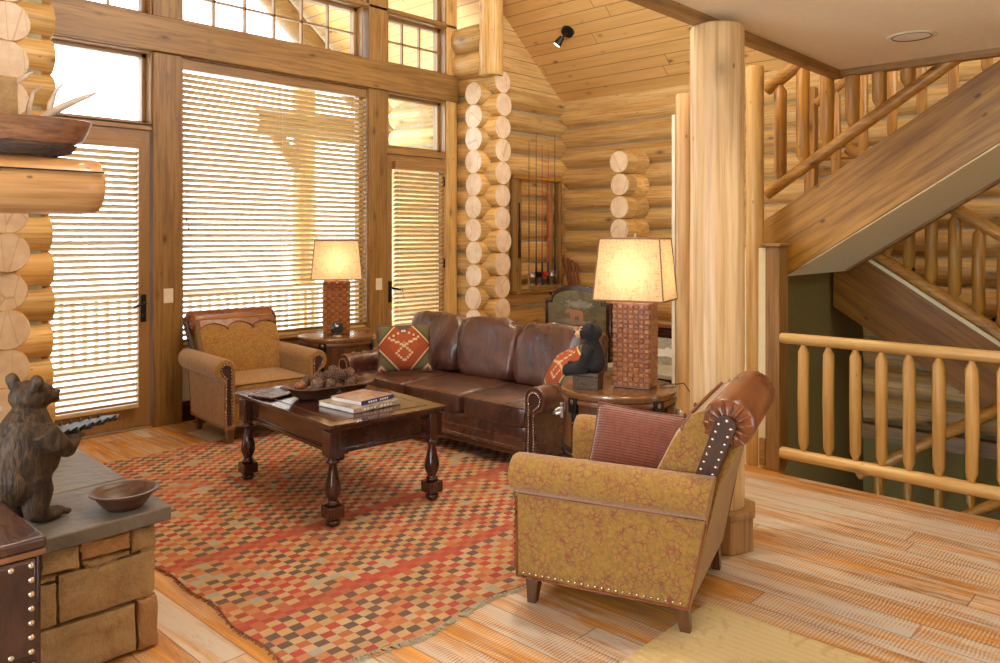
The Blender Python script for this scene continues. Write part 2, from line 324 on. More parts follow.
# ------------------------------------------------------------------ mesh helpers
class MB:
    def __init__(s): s.v=[]; s.f=[]; s.m=[]; s.t=[]; s.M=Matrix.Identity(4); s.tone=None
    def add(s, vs, fs, mat=0, tone=None):
        b=len(s.v); tn = tone if tone is not None else (s.tone if s.tone is not None else random.random())
        s.v += [s.M @ Vector(v) for v in vs]; s.t += [tn]*len(vs)
        s.f += [tuple(b+i for i in f) for f in fs]
        s.m += ([mat]*len(fs)) if not isinstance(mat, list) else mat
        return s
    def box(s, x0,x1,y0,y1,z0,z1, mat=0, tone=None):
        vs=[(x,y,z) for x in (x0,x1) for y in (y0,y1) for z in (z0,z1)]
        return s.add(vs, [(0,1,3,2),(4,6,7,5),(0,4,5,1),(2,3,7,6),(0,2,6,4),(1,5,7,3)], mat, tone)
    def cbox(s, c, d, rz=0, mat=0, tone=None, M=None):
        old=s.M; s.M = s.M @ Matrix.Translation(c) @ (M or Matrix.Rotation(rz,4,'Z'))
        s.box(-d[0]/2,d[0]/2,-d[1]/2,d[1]/2,-d[2]/2,d[2]/2,mat,tone); s.M=old; return s
    def tube(s, pts, rad, n=12, mat=0, cap=None, tone=None, sq=1., ph=0., up=None):
        pts=[Vector(p) for p in pts]; k=len(pts)
        if not hasattr(rad,'__len__'): rad=[rad]*k
        T=[(pts[min(i+1,k-1)]-pts[max(i-1,0)]).normalized() for i in range(k)]
        u = Vector(up) if up else (Vector((0,0,1)) if abs(T[0].z)<.9 else Vector((1,0,0)))
        vs=[]
        for i in range(k):
            a=(u-T[i]*u.dot(T[i])).normalized(); b=T[i].cross(a); u=a
            for j in range(n):
                an=2*PI*j/n+ph; vs.append(pts[i]+a*(math.cos(an)*rad[i])+b*(math.sin(an)*rad[i]*sq))
        fs=[(i*n+j, i*n+(j+1)%n, (i+1)*n+(j+1)%n, (i+1)*n+j) for i in range(k-1) for j in range(n)]
        ms=[mat]*len(fs); cp = mat if cap is None else cap
        fs += [tuple(range(n-1,-1,-1)), tuple(range((k-1)*n,k*n))]; ms += [cp,cp]
        return s.add(vs, fs, ms, tone)
    def log(s, p0, p1, r, mat=0, cap=None, n=14, amp=.05, step=.3, taper=1., sq=1.):
        p0=Vector(p0); p1=Vector(p1); L=(p1-p0).length; k=max(2,int(L/step))
        sd=random.random()*50; pts=[]; rr=[]
        for i in range(k+1):
            q=p0.lerp(p1,i/k); rr.append(r*(1+(taper-1)*i/k)*(1+amp*(noise.noise(Vector((sd,i*.7,0)))))); pts.append(q)
        # chamfered ends
        e=min(.012,L*.02); d=(p1-p0).normalized()
        pts=[p0]+[p0+d*e]+pts[1:-1]+[p1-d*e]+[p1]; rr=[rr[0]*.94,rr[0]]+rr[1:-1]+[rr[-1],rr[-1]*.94]
        return s.tube(pts, rr, n, mat, cap, sq=sq)
    def lathe(s, prof, c=(0,0,0), n=24, mat=0, tone=None, sx=1., sy=1., ring=False):
        vs=[]; k=len(prof)
        for r,z in prof:
            for j in range(n): vs.append((c[0]+r*sx*math.cos(2*PI*j/n), c[1]+r*sy*math.sin(2*PI*j/n), c[2]+z))
        fs=[(i*n+j, i*n+(j+1)%n, (i+1)*n+(j+1)%n, (i+1)*n+j) for i in range(k-1) for j in range(n)]
        fs += [((k-1)*n+j,(k-1)*n+(j+1)%n,(j+1)%n,j) for j in range(n)] if ring else [tuple(range(n-1,-1,-1)), tuple(range((k-1)*n,k*n))]
        return s.add(vs, fs, mat, tone)
    def prism(s, poly, a, b, ax='y', mat=0, tone=None):
        f={'x':lambda u,v,w:(w,u,v),'y':lambda u,v,w:(u,w,v),'z':lambda u,v,w:(u,v,w)}[ax]; n=len(poly)
        vs=[f(u,v,a) for u,v in poly]+[f(u,v,b) for u,v in poly]
        fs=[tuple(range(n)), tuple(range(2*n-1,n-1,-1))]+[(i,(i+1)%n,n+(i+1)%n,n+i) for i in range(n)]
        return s.add(vs, fs, mat, tone)
    def ell(s, c, r, mat=0, nu=14, nv=9, rot=None, tone=None):
        vs=[]; Mx = rot.to_4x4() if rot else Matrix.Identity(4)
        for i in range(nv+1):
            th=PI*i/nv
            for j in range(nu):
                ph=2*PI*j/nu; p=Mx@Vector((r[0]*math.sin(th)*math.cos(ph), r[1]*math.sin(th)*math.sin(ph), r[2]*math.cos(th))); vs.append(Vector(c)+p)
        fs=[(i*nu+j,(i+1)*nu+j,(i+1)*nu+(j+1)%nu,i*nu+(j+1)%nu) for i in range(nv) for j in range(nu)]
        return s.add(vs, fs, mat, tone)
    def rbox(s, c, d, k=5., n=8, mat=0, crown=0., rot=None, wr=0., seed=0., kz=None):
        # rounded, crowned block
        bm=bmesh.new(); bmesh.ops.create_cube(bm,size=2); bmesh.ops.subdivide_edges(bm,edges=bm.edges[:],cuts=n-1,use_grid_fill=True)
        vs=[]; Rm = rot.to_4x4() if rot else Matrix.Identity(4)
        for v in bm.verts:
            x,y,z=[math.copysign(math.sin(min(1,abs(q))*PI/2)**.8 if abs(q)<1 else 1,q) for q in v.co]
            g=(abs(x)**k+abs(y)**k+abs(z)**k)**(1/k); m_=max(abs(x),abs(y),abs(z)); q=Vector((x,y,z))*(m_/g) if g else Vector((x,y,z))
            if crown: q.z*=1+crown*(1-q.x*q.x)*(1-q.y*q.y)
            p=Vector((q.x*d[0]/2,q.y*d[1]/2,q.z*d[2]/2))
            if wr: p += q.normalized()*wr*(noise.noise(Vector((p.x*5+seed,p.y*5,p.z*5)))+.45*(.5-abs(noise.noise(Vector((p.x*14+seed+p.z*6,p.y*8,p.z*7-p.x*3))))*2))
            vs.append(Vector(c)+Rm@p)
        fs=[tuple(v.index for v in f.verts) for f in bm.faces]; bm.free()
        return s.add(vs, fs, mat)
    def pillow(s, w, h, t, mat=0, n=20, pinch=.07, seed=0):
        vs=[];fs=[]
        def P(u,v,sd):
            a=abs(u);b=abs(v)
            x=u*w/2*(1-pinch*(1-b*b)*a**2*1.0); y=v*h/2*(1-pinch*(1-a*a)*b**2)
            z=t/2*((1-a**2.6)*(1-b**2.6))**.55*sd
            z+= .008*noise.noise(Vector((x*8+seed,y*8,sd)))*(1-a**4)*(1-b**4)
            return (x,y,z)
        for sd in (1,-1):
            b=len(vs)
            for i in range(n+1):
                for j in range(n+1): vs.append(P(-1+2*i/n,-1+2*j/n,sd))
            for i in range(n):
                for j in range(n):
                    q=(b+i*(n+1)+j,b+(i+1)*(n+1)+j,b+(i+1)*(n+1)+j+1,b+i*(n+1)+j+1); fs.append(q if sd>0 else q[::-1])
        return s.add(vs,fs,mat)
    def build(s, name, mats, parent=None, bevel=0, sharp=40, mods=None, weld=True):
        me=bpy.data.meshes.new(name); me.from_pydata(s.v,[],s.f)
        if not isinstance(mats,(list,tuple)): mats=[mats]
        for q in mats: me.materials.append(MATS[q])
        me.polygons.foreach_set('material_index', s.m); 
        at=me.attributes.new('tone','FLOAT','POINT'); at.data.foreach_set('value', s.t)
        bm=bmesh.new(); bm.from_mesh(me)
        if weld: bmesh.ops.remove_doubles(bm,verts=bm.verts,dist=1e-5)
        bmesh.ops.recalc_face_normals(bm,faces=bm.faces); bm.to_mesh(me); bm.free()
        me.polygons.foreach_set('use_smooth',[True]*len(me.polygons)); me.set_sharp_from_angle(angle=R(sharp)); me.update()
        o=bpy.data.objects.new(name,me); C.objects.link(o)
        if parent: o.parent=parent
        if bevel:
            b=o.modifiers.new('b','BEVEL'); b.width=bevel; b.segments=2; b.limit_method='ANGLE'; b.angle_limit=R(40)
        return o

def thing(name, label, cat, loc=(0,0,0), rz=0, group=None):
    o=bpy.data.objects.new(name,None); C.objects.link(o); o.location=loc; o.rotation_euler=(0,0,rz); o.empty_display_size=.1
    return tag(o,label,cat,group)
def tag(o,label,cat,group=None):
    o['label']=label; o['category']=cat
    if group: o['group']=group
    return o
def struct(o): o['kind']='structure'; return o
def copy_tree(o, parent=None):
    c=o.copy(); C.objects.link(c); c.parent=parent
    for ch in [x for x in o.children]: copy_tree(ch,c)
    return c
def dup(o, label, loc, rz=0, group=None):
    c=copy_tree(o); c.location=loc; c.rotation_euler=(0,0,rz); c['label']=label
    if group: c['group']=group
    return c
def arc(cx,cy,r,a0,a1,n): return [(cx+r*math.cos(R(a0+(a1-a0)*i/n)), cy+r*math.sin(R(a0+(a1-a0)*i/n))) for i in range(n+1)]
def obj_at(o, loc, rot=None):
    o.location=loc
    if rot is not None: o.rotation_euler = rot
    return o

# ================================================================== SETTING
WY = 6.43                                  # inner face of the window wall
b=MB(); b.box(-1.5,5.0,-2.5,6.75,-.25,0,0,.5); b.box(5.0,7.9,2.95,6.3,-.25,0,0,.5); b.box(5.0,5.1,2.2,2.95,-.25,0,0,.5)
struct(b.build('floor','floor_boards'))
b=MB(); b.box(5.0,5.02,-2.5,2.2,-.28,-.004,0); struct(b.build('trim_1','stair_y'))
# loft ceiling + fascia
b=MB(); b.box(.9,5.42,-2.5,2.0,2.66,2.95); struct(b.build('ceiling','drywall'))
b=MB(); b.box(.9,5.47,1.95,2.02,2.61,2.97,0); struct(b.build('trim_2','timber_x',bevel=.006))
b=MB(); b.box(5.40,5.47,-2.5,1.95,2.615,2.97,0); struct(b.build('trim_3','timber_y',bevel=.006))
# vaulted plank ceiling carried on over the porch
S_=.82; ZE=3.17; XR=3.75; ZR=ZE+(7.5-XR)*S_
def slope_panel(x0,z0,x1,z1,y0,y1,t=.12):
    return MB().prism([(x0,z0),(x1,z1),(x1,z1+t*1.3),(x0,z0+t*1.3)],y0,y1,'y')
struct(slope_panel(7.9,ZE-.4*S_,XR,ZR,-2.5,9.6).build('ceiling.001','ceiling_boards'))
struct(slope_panel(-.4,ZE-.4*S_,XR,ZR,-2.5,9.6).build('ceiling.002','ceiling_boards'))
# --- log walls
SP=.247; TOP=3.222
def chink_wall(b, x0,x1,y0,y1,z0,z1): b.box(x0,x1,y0,y1,z0,z1,2)
def courses(zt, zmin): 
    z=zt
    while z>zmin: yield z; z-=SP
# wall behind the fishing rods (logs along X at Y=6.08), crossing stub along Y at X=6.27
b=MB(); yb=6.08
for z in courses(TOP-SP/2,-.1): b.log((6.07+random.uniform(-.008,.008),yb,z),(7.75,yb,z),.131,0,3,n=18,step=.35)
chink_wall(b,6.2,7.7,yb-.062,yb+.062,-.1,3.05)
for z in courses(TOP,-.1):
    x=6.275+random.uniform(-.006,.006); b.log((x,5.83+random.uniform(-.01,.01),z),(x,6.62,z),.131,1,3,n=18,step=.3)
chink_wall(b,6.2,6.35,5.95,6.62,-.1,3.3)
for z,rr in ((3.44,.15),(3.72,.16)): b.log((6.2,5.93,z),(6.2,6.62,z),rr,1,3,n=18)
o=struct(b.build('wall_north','log_x log_y chinking end_grain'.split()))
b=MB(); b.prism([(6.4,3.13),(7.6,3.13),(7.5,3.17),(6.2,3.17+1.3*S_),(6.2,3.3)],6.0,6.08,'y')
zz=3.13
struct(b.build('wall_gable','plank_x'))
for k in range(9): z=3.24+k*.155; struct(MB().box(6.2,6.2+max(.1,(7.5-6.2)-(z-3.17)/S_),5.994,6.002,z,z+.006).build('trim_%d'%(20+k),'timber_x'))
b=MB(); b.log((6.16,5.9,3.28),(6.16,5.9,4.7),.13,0,0,n=18,amp=.06); struct(b.build('trim_4',['log_z'],sharp=50))
# far east wall (logs along Y at X=7.6)
b=MB()
for z in courses(TOP-SP,-.15): b.log((7.61,-1.2,z),(7.61,6.5,z),.131,0,2,n=18,step=.35)
b.box(7.55,7.69,-1.2,6.4,-.3,3.1,1)
for z in courses(TOP-SP/2-3*SP+.0,.2):
    b.log((7.16+random.uniform(-.012,.012),4.93,z),(7.75,4.93,z),.124,3,2,n=18)
    b.tube([(7.32,4.93,z),(7.4,4.93,z),(7.5,4.93,z)],[.122,.15,.17],18,3,3)
struct(b.build('wall_east','log_y chinking end_grain log_x'.split()))
b=MB(); b.box(7.50,7.56,-1.2,5.97,3.04,3.24); struct(b.build('trim_5','plank_y'))
b=MB(); b.box(7.44,7.72,-1.2,2.55,-.27,-.14); struct(b.build('trim_6','timber_y'))
b=MB(); b.box(7.5,7.75,-1.2,2.55,-2.2,-.27); struct(b.build('wall_basement_east','olive_wall'))
b=MB(); b.box(5.19,7.5,2.5,2.6,-2.2,1.3); struct(b.build('wall_stairwell','olive_wall'))
b=MB(); b.box(5.0,7.75,-1.3,-1.2,-2.2,3.0); struct(b.build('wall_south','olive_wall'))
b=MB(); b.box(-1.6,5.1,-2.62,-2.5,0,2.66); struct(b.build('wall_rear','drywall'))
b=MB(); b.box(-1.62,-1.5,4.1,6.2,0,3.0); b.box(-1.62,-1.5,-2.6,.2,0,2.7); b.box(-1.62,-1.5,.2,4.1,0,.5); b.box(-1.62,-1.5,.2,4.1,2.35,2.9); struct(b.build('wall_side','drywall'))
b=MB(); b.box(-1.62,-.4,1.2,6.4,2.86,2.95); b.box(-1.62,.95,-2.6,2.0,2.66,2.80); struct(b.build('ceiling.003','drywall'))
b=MB(); b.box(5.0,5.1,-1.2,2.2,-2.2,-.28); struct(b.build('wall_basement_west','olive_wall'))
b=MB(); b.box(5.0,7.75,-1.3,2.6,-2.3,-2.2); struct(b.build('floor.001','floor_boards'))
# left log corner
b=MB()
for z in courses(4.9,-.1):
    x=1.53+random.uniform(-.008,.008); b.log((x,5.74+random.uniform(-.015,.015),z),(x,6.62,z),.131,1,3,n=18)
for z in courses(4.9+SP/2,-.1): b.log((-.4,6.12,z),(1.885+random.uniform(-.01,.01),6.12,z),.131,0,3,n=18)
b.box(-.4,1.82,6.05,6.19,-.1,4.9,2); b.box(1.46,1.6,6.0,6.6,-.1,4.9,2)
struct(b.build('wall_west','log_x log_y chinking end_grain'.split()))
# outside log stack seen through the right transom
b=MB()
for z in courses(TOP,-.1): b.log((6.2,6.66,z),(6.2,7.55,z),.131,1,3,n=16)
b.box(6.13,6.27,6.66,7.5,-.1,3.2,2)
struct(b.build('wall_porch','log_x log_y chinking end_grain'.split()))
# --- timber frame of the window wall
def timber(n,x0,x1,y0,y1,z0,z1,mat,bev=.008):
    return struct(MB().box(x0,x1,y0,y1,z0,z1,0).build('trim_%d'%n,mat,bevel=bev))
timber(7,1.7,6.14,WY-.05,WY+.18,3.045,3.335,'timber_x')
timber(8,2.742,2.988,WY-.02,WY+.18,0,3.045,'timber_z'); timber(9,4.914,5.151,WY-.02,WY+.18,0,3.045,'timber_z')
timber(10,2.742,2.988,WY-.02,WY+.18,3.335,5.6,'timber_z'); timber(11,4.914,5.151,WY-.02,WY+.18,3.335,5.3,'timber_z')
timber(12,5.985,6.14,WY-.02,WY+.18,0,4.4,'log_z')
timber(13,1.6,6.14,WY-.02,WY+.18,3.86,3.90,'door_x')
timber(14,2.988,4.914,WY,WY+.16,.50,.60,'timber_x'); timber(15,2.988,4.914,WY-.03,WY+.1,.60,.625,'timber_x')
b=MB(); b.box(2.988,4.914,WY+.02,WY+.16,0,.5); struct(b.build('wall_knee','cream_wall'))
b=MB(); b.box(2.988,4.914,WY-.0,WY+.02,0,.17); struct(b.build('baseboard_north','dark_x',bevel=.004))
def window(n,x0,x1,z0,z1,cols=0,rows=0,fw=.045,mat='door'):
    yf=WY+.09
    b=MB(); b.box(x0,x1,yf,yf+.07,z0,z0+fw,0); b.box(x0,x1,yf,yf+.07,z1-fw,z1,0); b.box(x0,x0+fw,yf,yf+.07,z0,z1,1); b.box(x1-fw,x1,yf,yf+.07,z0,z1,1)
    b.box(x0-.02,x0+.012,WY,yf,z0,z1,1); b.box(x1-.012,x1+.0,WY+.0,yf,z0,z1,1); b.box(x0,x1,WY+.0,yf,z1-.012,z1,0); b.box(x0,x1,WY+.0,yf,z0,z0+.012,0)
    o=struct(b.build('window_%d'%n,[mat+'_x',mat+'_z']))
    g=MB().box(x0+fw,x1-fw,yf+.03,yf+.036,z0+fw,z1-fw).build('pane','glass',o)
    if cols:
        b=MB(); 
        for i in range(1,cols): x=x0+fw+(x1-x0-2*fw)*i/cols; b.box(x-.009,x+.009,yf+.015,yf+.05,z0+fw,z1-fw,1)
        for i in range(1,rows): z=z0+fw+(z1-z0-2*fw)*i/rows; b.box(x0+fw,x1-fw,yf+.015,yf+.05,z-.009,z+.009,0)
        b.build('muntin',[mat+'_x',mat+'_z'],o)
    return o
window(1,1.75,2.742,2.44,3.045); window(2,2.988,4.914,.625,3.045); window(3,5.165,5.985,2.46,3.045)
window(4,2.988,4.85,3.335,3.86,6,2); window(5,5.165,5.985,3.335,3.86,3,2); window(6,1.9,2.742,3.335,3.86,3,2)
window(7,5.165,5.985,3.90,4.5); window(8,2.988,4.9,3.90,5.0); window(9,1.7,2.742,3.90,5.0)
def door(n,x0,x1,hx,hs,st=.09):
    y0=WY+.02; b=MB(); zt=2.40
    b.box(x0,x0+st,y0,y0+.05,.02,zt,1); b.box(x1-st,x1,y0,y0+.05,.02,zt,1); b.box(x0+st,x1-st,y0,y0+.05,zt-.1,zt,0); b.box(x0+st,x1-st,y0,y0+.05,.02,.2,0)
    b.box(x0-.01,x1+.01,y0-.02,y0+.12,zt+.004,zt+.06,0); b.box(x0-.01,x1+.01,y0-.02,y0+.12,0,.016,0)
    o=struct(b.build('door_%d'%n,['door_x','door_z'],bevel=.004))
    MB().box(x0+st,x1-st,y0+.02,y0+.028,.2,zt-.1).build('pane','glass',o)
    h=MB(); h.box(hx-.022,hx+.022,y0-.012,y0,.86,1.08); h.tube([(hx,y0-.01,1.01),(hx,y0-.055,1.01),(hx+hs*.05,y0-.062,1.0),(hx+hs*.10,y0-.055,.985)],[.011,.011,.010,.007],10)
    h.tube([(hx,y0-.012,.91),(hx,y0-.03,.91)],[.017,.014],12)
    h.build('handle','bronze',o,bevel=.003)
    for z in (.35,1.25,2.15): MB().tube([(x1-.003 if hs<0 and n==2 else (x1-.003 if n==2 else x0+.003),y0-.008,z-.05),(x1-.003 if n==2 else x0+.003,y0-.008,z+.05)],.009,8).build('hinge','bronze',o)
    return o
door(1,1.78,2.735,2.68,-1); door(2,5.16,5.975,5.21,1,.075)
# --- blinds
def blind(label,x0,x1,z0,z1,y):
    t=thing('window_blind',label,'blind',((x0+x1)/2,y,z0),0); w=(x1-x0)/2; H_=z1-z0
    MB().box(-w-.01,w+.01,-.035,.03,H_-.085,H_).build('headrail','door_x',t,bevel=.004)
    MB().box(-w,w,-.024,.024,-.012,.012).build('bottom_rail','blind_slat',t,bevel=.003)
    s=MB(); n=int((H_-.11)/.0465); dz=(H_-.11)/n
    for i in range(n):
        z=.03+dz*i; a=R(33); c_,s_=math.cos(a)*.0245,math.sin(a)*.0245; th=.0015
        pts=[(-c_,z+s_-th),(c_,z-s_-th),(c_,z-s_+th),(0,z+th+.002),(-c_,z+s_+th)]
        s.prism([(p[0],p[1]) for p in pts],-w,w,'x')
    s.build('slats','blind_slat',t,weld=False)
    c=MB()
    k=3 if w>.6 else 2
    for i in range(k):
        x=-w*.86+2*w*.86*i/(k-1)
        for yy in (-.026,.026): c.tube([(x,yy,0),(x,yy,H_-.08)],.0012,4)
    c.build('ladder_cord','paper',t)
    d=MB(); xx=-w+.03 if w>.6 else -w+.08
    for q in (0,.018): d.tube([(xx+q,-.036,H_-.08),(xx+q,-.036,H_-1.32-q*4)],.0012,4); d.lathe([(.003,0),(.009,-.03),(.006,-.04),(.001,-.042)],(xx+q,-.036,H_-1.32-q*4),8)
    d.build('pull_cord','brass',t)
blind('wide wooden slatted blind covering the large central window',3.005,4.895,.64,3.03,WY+.045)
blind('wooden slatted blind on the glass door at the left, by the carved bear',1.86,2.62,.20,2.33,WY-.022)
blind('narrow wooden slatted blind on the glass door beside the log corner',5.235,5.915,.22,2.33,WY-.022)
# --- switches, floor register
for x,l in ((2.867,'white light switch on the timber post left of the gold armchair'),(5.035,'white light switch on the timber post right of the far lamp')):
    t=thing('light_switch',l,'switch',(x,WY-.02,1.06)); MB().box(-.04,.04,-.006,0,-.06,.06).build('plate','white_plastic',t,bevel=.003); MB().box(-.017,.017,-.012,-.005,-.033,.033).build('rocker','white_plastic',t,bevel=.002)
b=MB(); b.box(3.05,3.35,6.27,6.36,.0,.006,0)
for i in range(12): b.box(3.06+i*.024,3.072+i*.024,6.28,6.35,.006,.009,0)
tag(b.build('floor_vent','bronze'),'dark metal floor vent by the baseboard behind the gold armchair','vent')
# --- porch and outdoors
b=MB(); b.box(-3,9,6.75,9.3,-.2,-.03); struct(b.build('deck','deck'))
t=thing('porch_railing','wooden porch railing with square pickets seen through the blinds','railing',(0,8.9,0))
MB().box(-2,8.5,-.03,.03,.86,.93).build('top_rail','rail_white',t); MB().box(-2,8.5,-.025,.025,.1,.16).build('bottom_rail','rail_white',t)
pk=MB().box(-.02,.02,-.02,.02,.16,.86).build('picket','rail_white',t)
for i in range(80):
    q=pk if i==0 else pk.copy()
    if i: C.objects.link(q); q.parent=t
    q.location=(-1.4+i*.115,0,0)
for i,(x,l) in enumerate(((1.2,'porch log post outside the left glass door'),(5.9,'porch log post outside the right part of the wide central window'),(7.3,'porch log post outside the right glass door'))):
    tag(MB().log((x,9.1,-.03),(x,9.1,(2.9,3.9,2.9)[i]),.15,0,1).build('porch_post',['log_z','end_grain']),l,'post')
for x0,s in ((7.3,1),(.2,1)):
    tag(MB().log((x0,9.1,3.05),(XR,9.1,ZR-.25),.16,0,1).build('rafter_log',['timber_x','end_grain']),'sloping log rafter under the porch roof, '+('right' if x0>3 else 'left')+' of the gable','rafter')
tag(MB().log((5.15,9.1,3.0),(7.9,9.1,3.0),.17,0,1).build('tie_beam',['timber_x','end_grain']),'horizontal log tie beam across the porch front','beam')
tag(MB().log((5.9,9.1,2.35),(5.4,9.1,2.95),.09,0,1).build('knee_brace',['timber_x','end_grain']),'short diagonal log brace at the porch post behind the central blind','brace')
b=MB(); b.box(-80,300,9.4,420,-1.2,-1.0); struct(b.build('ground','ground'))
vs=[];fs=[];nx,ny=60,10
for i in range(nx+1):
    for j in range(ny+1):
        x=-150+i*12; y=230+j*16; h_=(30+22*noise.noise(Vector((i*.13,3,0))))*math.sin(PI*j/ny)**.8+3*noise.noise(Vector((i*.6,j*.6,1)))
        vs.append((x,y,max(-1.5,h_*1.25-1)))
for i in range(nx):
    for j in range(ny): fs.append((i*(ny+1)+j,(i+1)*(ny+1)+j,(i+1)*(ny+1)+j+1,i*(ny+1)+j+1))
struct(MB().add(vs,fs).build('hill','hill'))
def tree(x,y,h,l):
    t=thing('conifer_tree',l,'tree',(x,y,-1.0)); MB().tube([(0,0,0),(0,0,h*.9)],[.16,.03],8).build('trunk','bark',t)
    b=MB(); k=9
    for i in range(k):
        z=h*(.15+.8*i/k); r=h*.2*(1-i/k)+.12; n=14
        vs=[(0,0,z+h*.16)]+[(r*(1+.25*(j%2))*math.cos(2*PI*j/n+i),r*(1+.25*(j%2))*math.sin(2*PI*j/n+i),z-.1*(j%2)*h*.3) for j in range(n)]
        b.add(vs,[(0,1+j,1+(j+1)%n) for j in range(n)]+[tuple(range(n,0,-1))])
    b.build('foliage','foliage',t)
tree(30,70,9,'distant pale conifer beyond the porch, left of the far lamp'); tree(62,95,11,'distant pale conifer beyond the porch, seen through the right glass door')
# ================================================================== LOG COLUMN, HEARTH, MANTEL
t=thing('log_column','thick peeled log column standing between the armchair and the stair railing','column',(3.675,1.935,0))
MB().log((0,0,.17),(0,0,2.61),.134,0,1,n=28,amp=.035,step=.25).build('shaft',['pale_z','end_grain'],t,sharp=60)
oc=[(.2*math.cos(R(22.5+45*i-20)),.2*math.sin(R(22.5+45*i-20))) for i in range(8)]
b=MB(); b.prism([(x*.95,y*.95) for x,y in oc],.0,.165,'z'); b.prism([(x*1.0,y*1.0) for x,y in oc],.165,.2,'z'); b.build('base','door_z',t,bevel=.006)
t=thing('stone_hearth','raised stone hearth with a slate slab at the left under the carved bear','hearth',(0,0,0))
b=MB(); rs=random.Random(3)
b.box(-1.2,1.262,3.02,4.13,0,.478,1)
def stone(b,q,y=2.985,d=.07,tone=None):
    n=6; P=[Vector((a[0],a[1])) for a in q]; out=[]
    for i in range(4):
        A,B=P[i],P[(i+1)%4]
        for k in range(n):
            p=A.lerp(B,k/n); 
            w=.0035 if 0<k<n else 0
            out.append((p.x+rs.uniform(-w,w),p.y+rs.uniform(-w,w)))
    cx=sum(p[0] for p in out)/len(out); cz=sum(p[1] for p in out)/len(out)
    rings=[]
    for s_,yy in ((1.,y+d),(1.,y+.012),(.985,y+.003),(.8,y-.004),(.4,y-.006)):
        rings.append([(cx+(x-cx)*s_,yy+rs.uniform(-.003,.003),cz+(z-cz)*s_) for x,z in out])
    m_=len(out); vs=[v for r in rings for v in r]; fs=[(i*m_+j,i*m_+(j+1)%m_,(i+1)*m_+(j+1)%m_,(i+1)*m_+j) for i in range(len(rings)-1) for j in range(m_)]+[tuple(range((len(rings)-1)*m_,len(rings)*m_))]
    b.add(vs,fs,0,tone)
FR=[((.9,.471),(1.017,.463),(1.019,.378),(.9,.387),.3),((1.025,.469),(1.193,.459),(1.193,.400),(1.025,.405),.97),((1.2,.463),(1.285,.463),(1.285,.381),(1.2,.376),.5),
((1.03,.398),(1.19,.392),(1.19,.374),(1.04,.371),.7),((.952,.372),(1.285,.368),(1.278,.203),(.955,.206),.55),((.86,.355),(.944,.352),(.946,.203),(.86,.203),.2),((.86,.38),(.944,.38),(.944,.361),(.86,.361),.8),
((.86,.196),(1.214,.188),(1.217,.012),(.86,.012),.4),((1.222,.195),(1.293,.193),(1.297,.008),(1.224,.008),.9),
((.5,.46),(.89,.46),(.85,.3),(.5,.3),.1),((.5,.29),(.85,.3),(.85,.01),(.5,.01),.6),((-.2,.46),(.49,.46),(.49,.2),(-.2,.2),.5),((-.2,.19),(.49,.19),(.49,.01),(-.2,.01),.8)]
for a,b_,c_,d_,tn in FR: stone(b,(a,b_,c_,d_),tone=tn)
# the side of the hearth facing the room
b2=MB(); b2.M=Matrix.Rotation(R(90),4,'Z')
old=b.M; b.M=Matrix.Translation((4.28,0,0))@Matrix.Rotation(R(90),4,'Z')
y0=3.0
for (u0,u1,z0,z1,tn) in ((3.0,3.3,.01,.2,.4),(3.31,3.75,.01,.24,.6),(3.76,4.12,.01,.2,.3),(3.0,3.45,.21,.34,.9),(3.46,3.75,.25,.47,.1),(3.76,4.12,.21,.47,.5),(3.0,3.45,.35,.47,.6)):
    stone(b,((u0,z1),(u1-.01,z1),(u1-.01,z0),(u0,z0)),y=2.985,d=.06,tone=tn)
b.M=old
b.build('stone_facing',['sandstone','mortar'],t)
def slab(poly,z0,z1):
    s=MB(); s.prism(poly,z0,z1,'z'); return s
slab([(-1.2,2.94),(.5,2.955),(.9,2.93),(1.33,2.945),(1.345,3.2),(1.352,3.42),(.9,3.40),(-1.2,3.43)],.478,.532).build('front_slab','slate',t,bevel=.006)
slab([(-1.2,3.44),(.9,3.41),(1.355,3.43),(1.37,3.8),(1.375,4.12),(-1.2,4.13)],.478,.532).build('rear_slab','slate',t,bevel=.006)
t=thing('stone_fireplace','stone fireplace chimney at the left edge behind the carved bear','fireplace',(0,0,0))
b=MB(); b.box(-1.1,1.02,4.18,5.2,.0,2.8,1); z=.55
while z<2.5:
    hh=rs.choice((.14,.2,.26)); x=1.06+rs.uniform(-.01,.01)
    while x>-1.0:
        w=rs.uniform(.2,.5); stone(b,((x-w+.012,z+hh-.012),(x,z+hh-.012),(x,z),(x-w+.012,z)),y=4.14,d=.08); x-=w
    z+=hh
stone(b,((.7,2.26),(1.10,2.26),(1.105,2.02),(.7,2.02)),y=3.98,d=.2,tone=.3)
b.build('stone_facing',['sandstone','mortar'],t)
# mantel log
b=MB(); b.tube([(-1.2,4,1.783),(0,4,1.785),(1.35,4,1.783),(1.42,4,1.785),(1.437,4,1.785),(1.447,4,1.785)],[.135,.135,.132,.13,.122,.10],30,0,1,tone=.6)
b.build('mantel_seat',['mantel_wood','end_grain'],None)
mo=bpy.data.objects['mantel_seat']; mo.name='mantel_log'; tag(mo,'smooth round mantel log jutting out at the left below the burl bowl','mantel')
ck=MB().box(-1.2,1.43,3.864,3.88,1.842,1.848).build('crack','black_metal',mo)
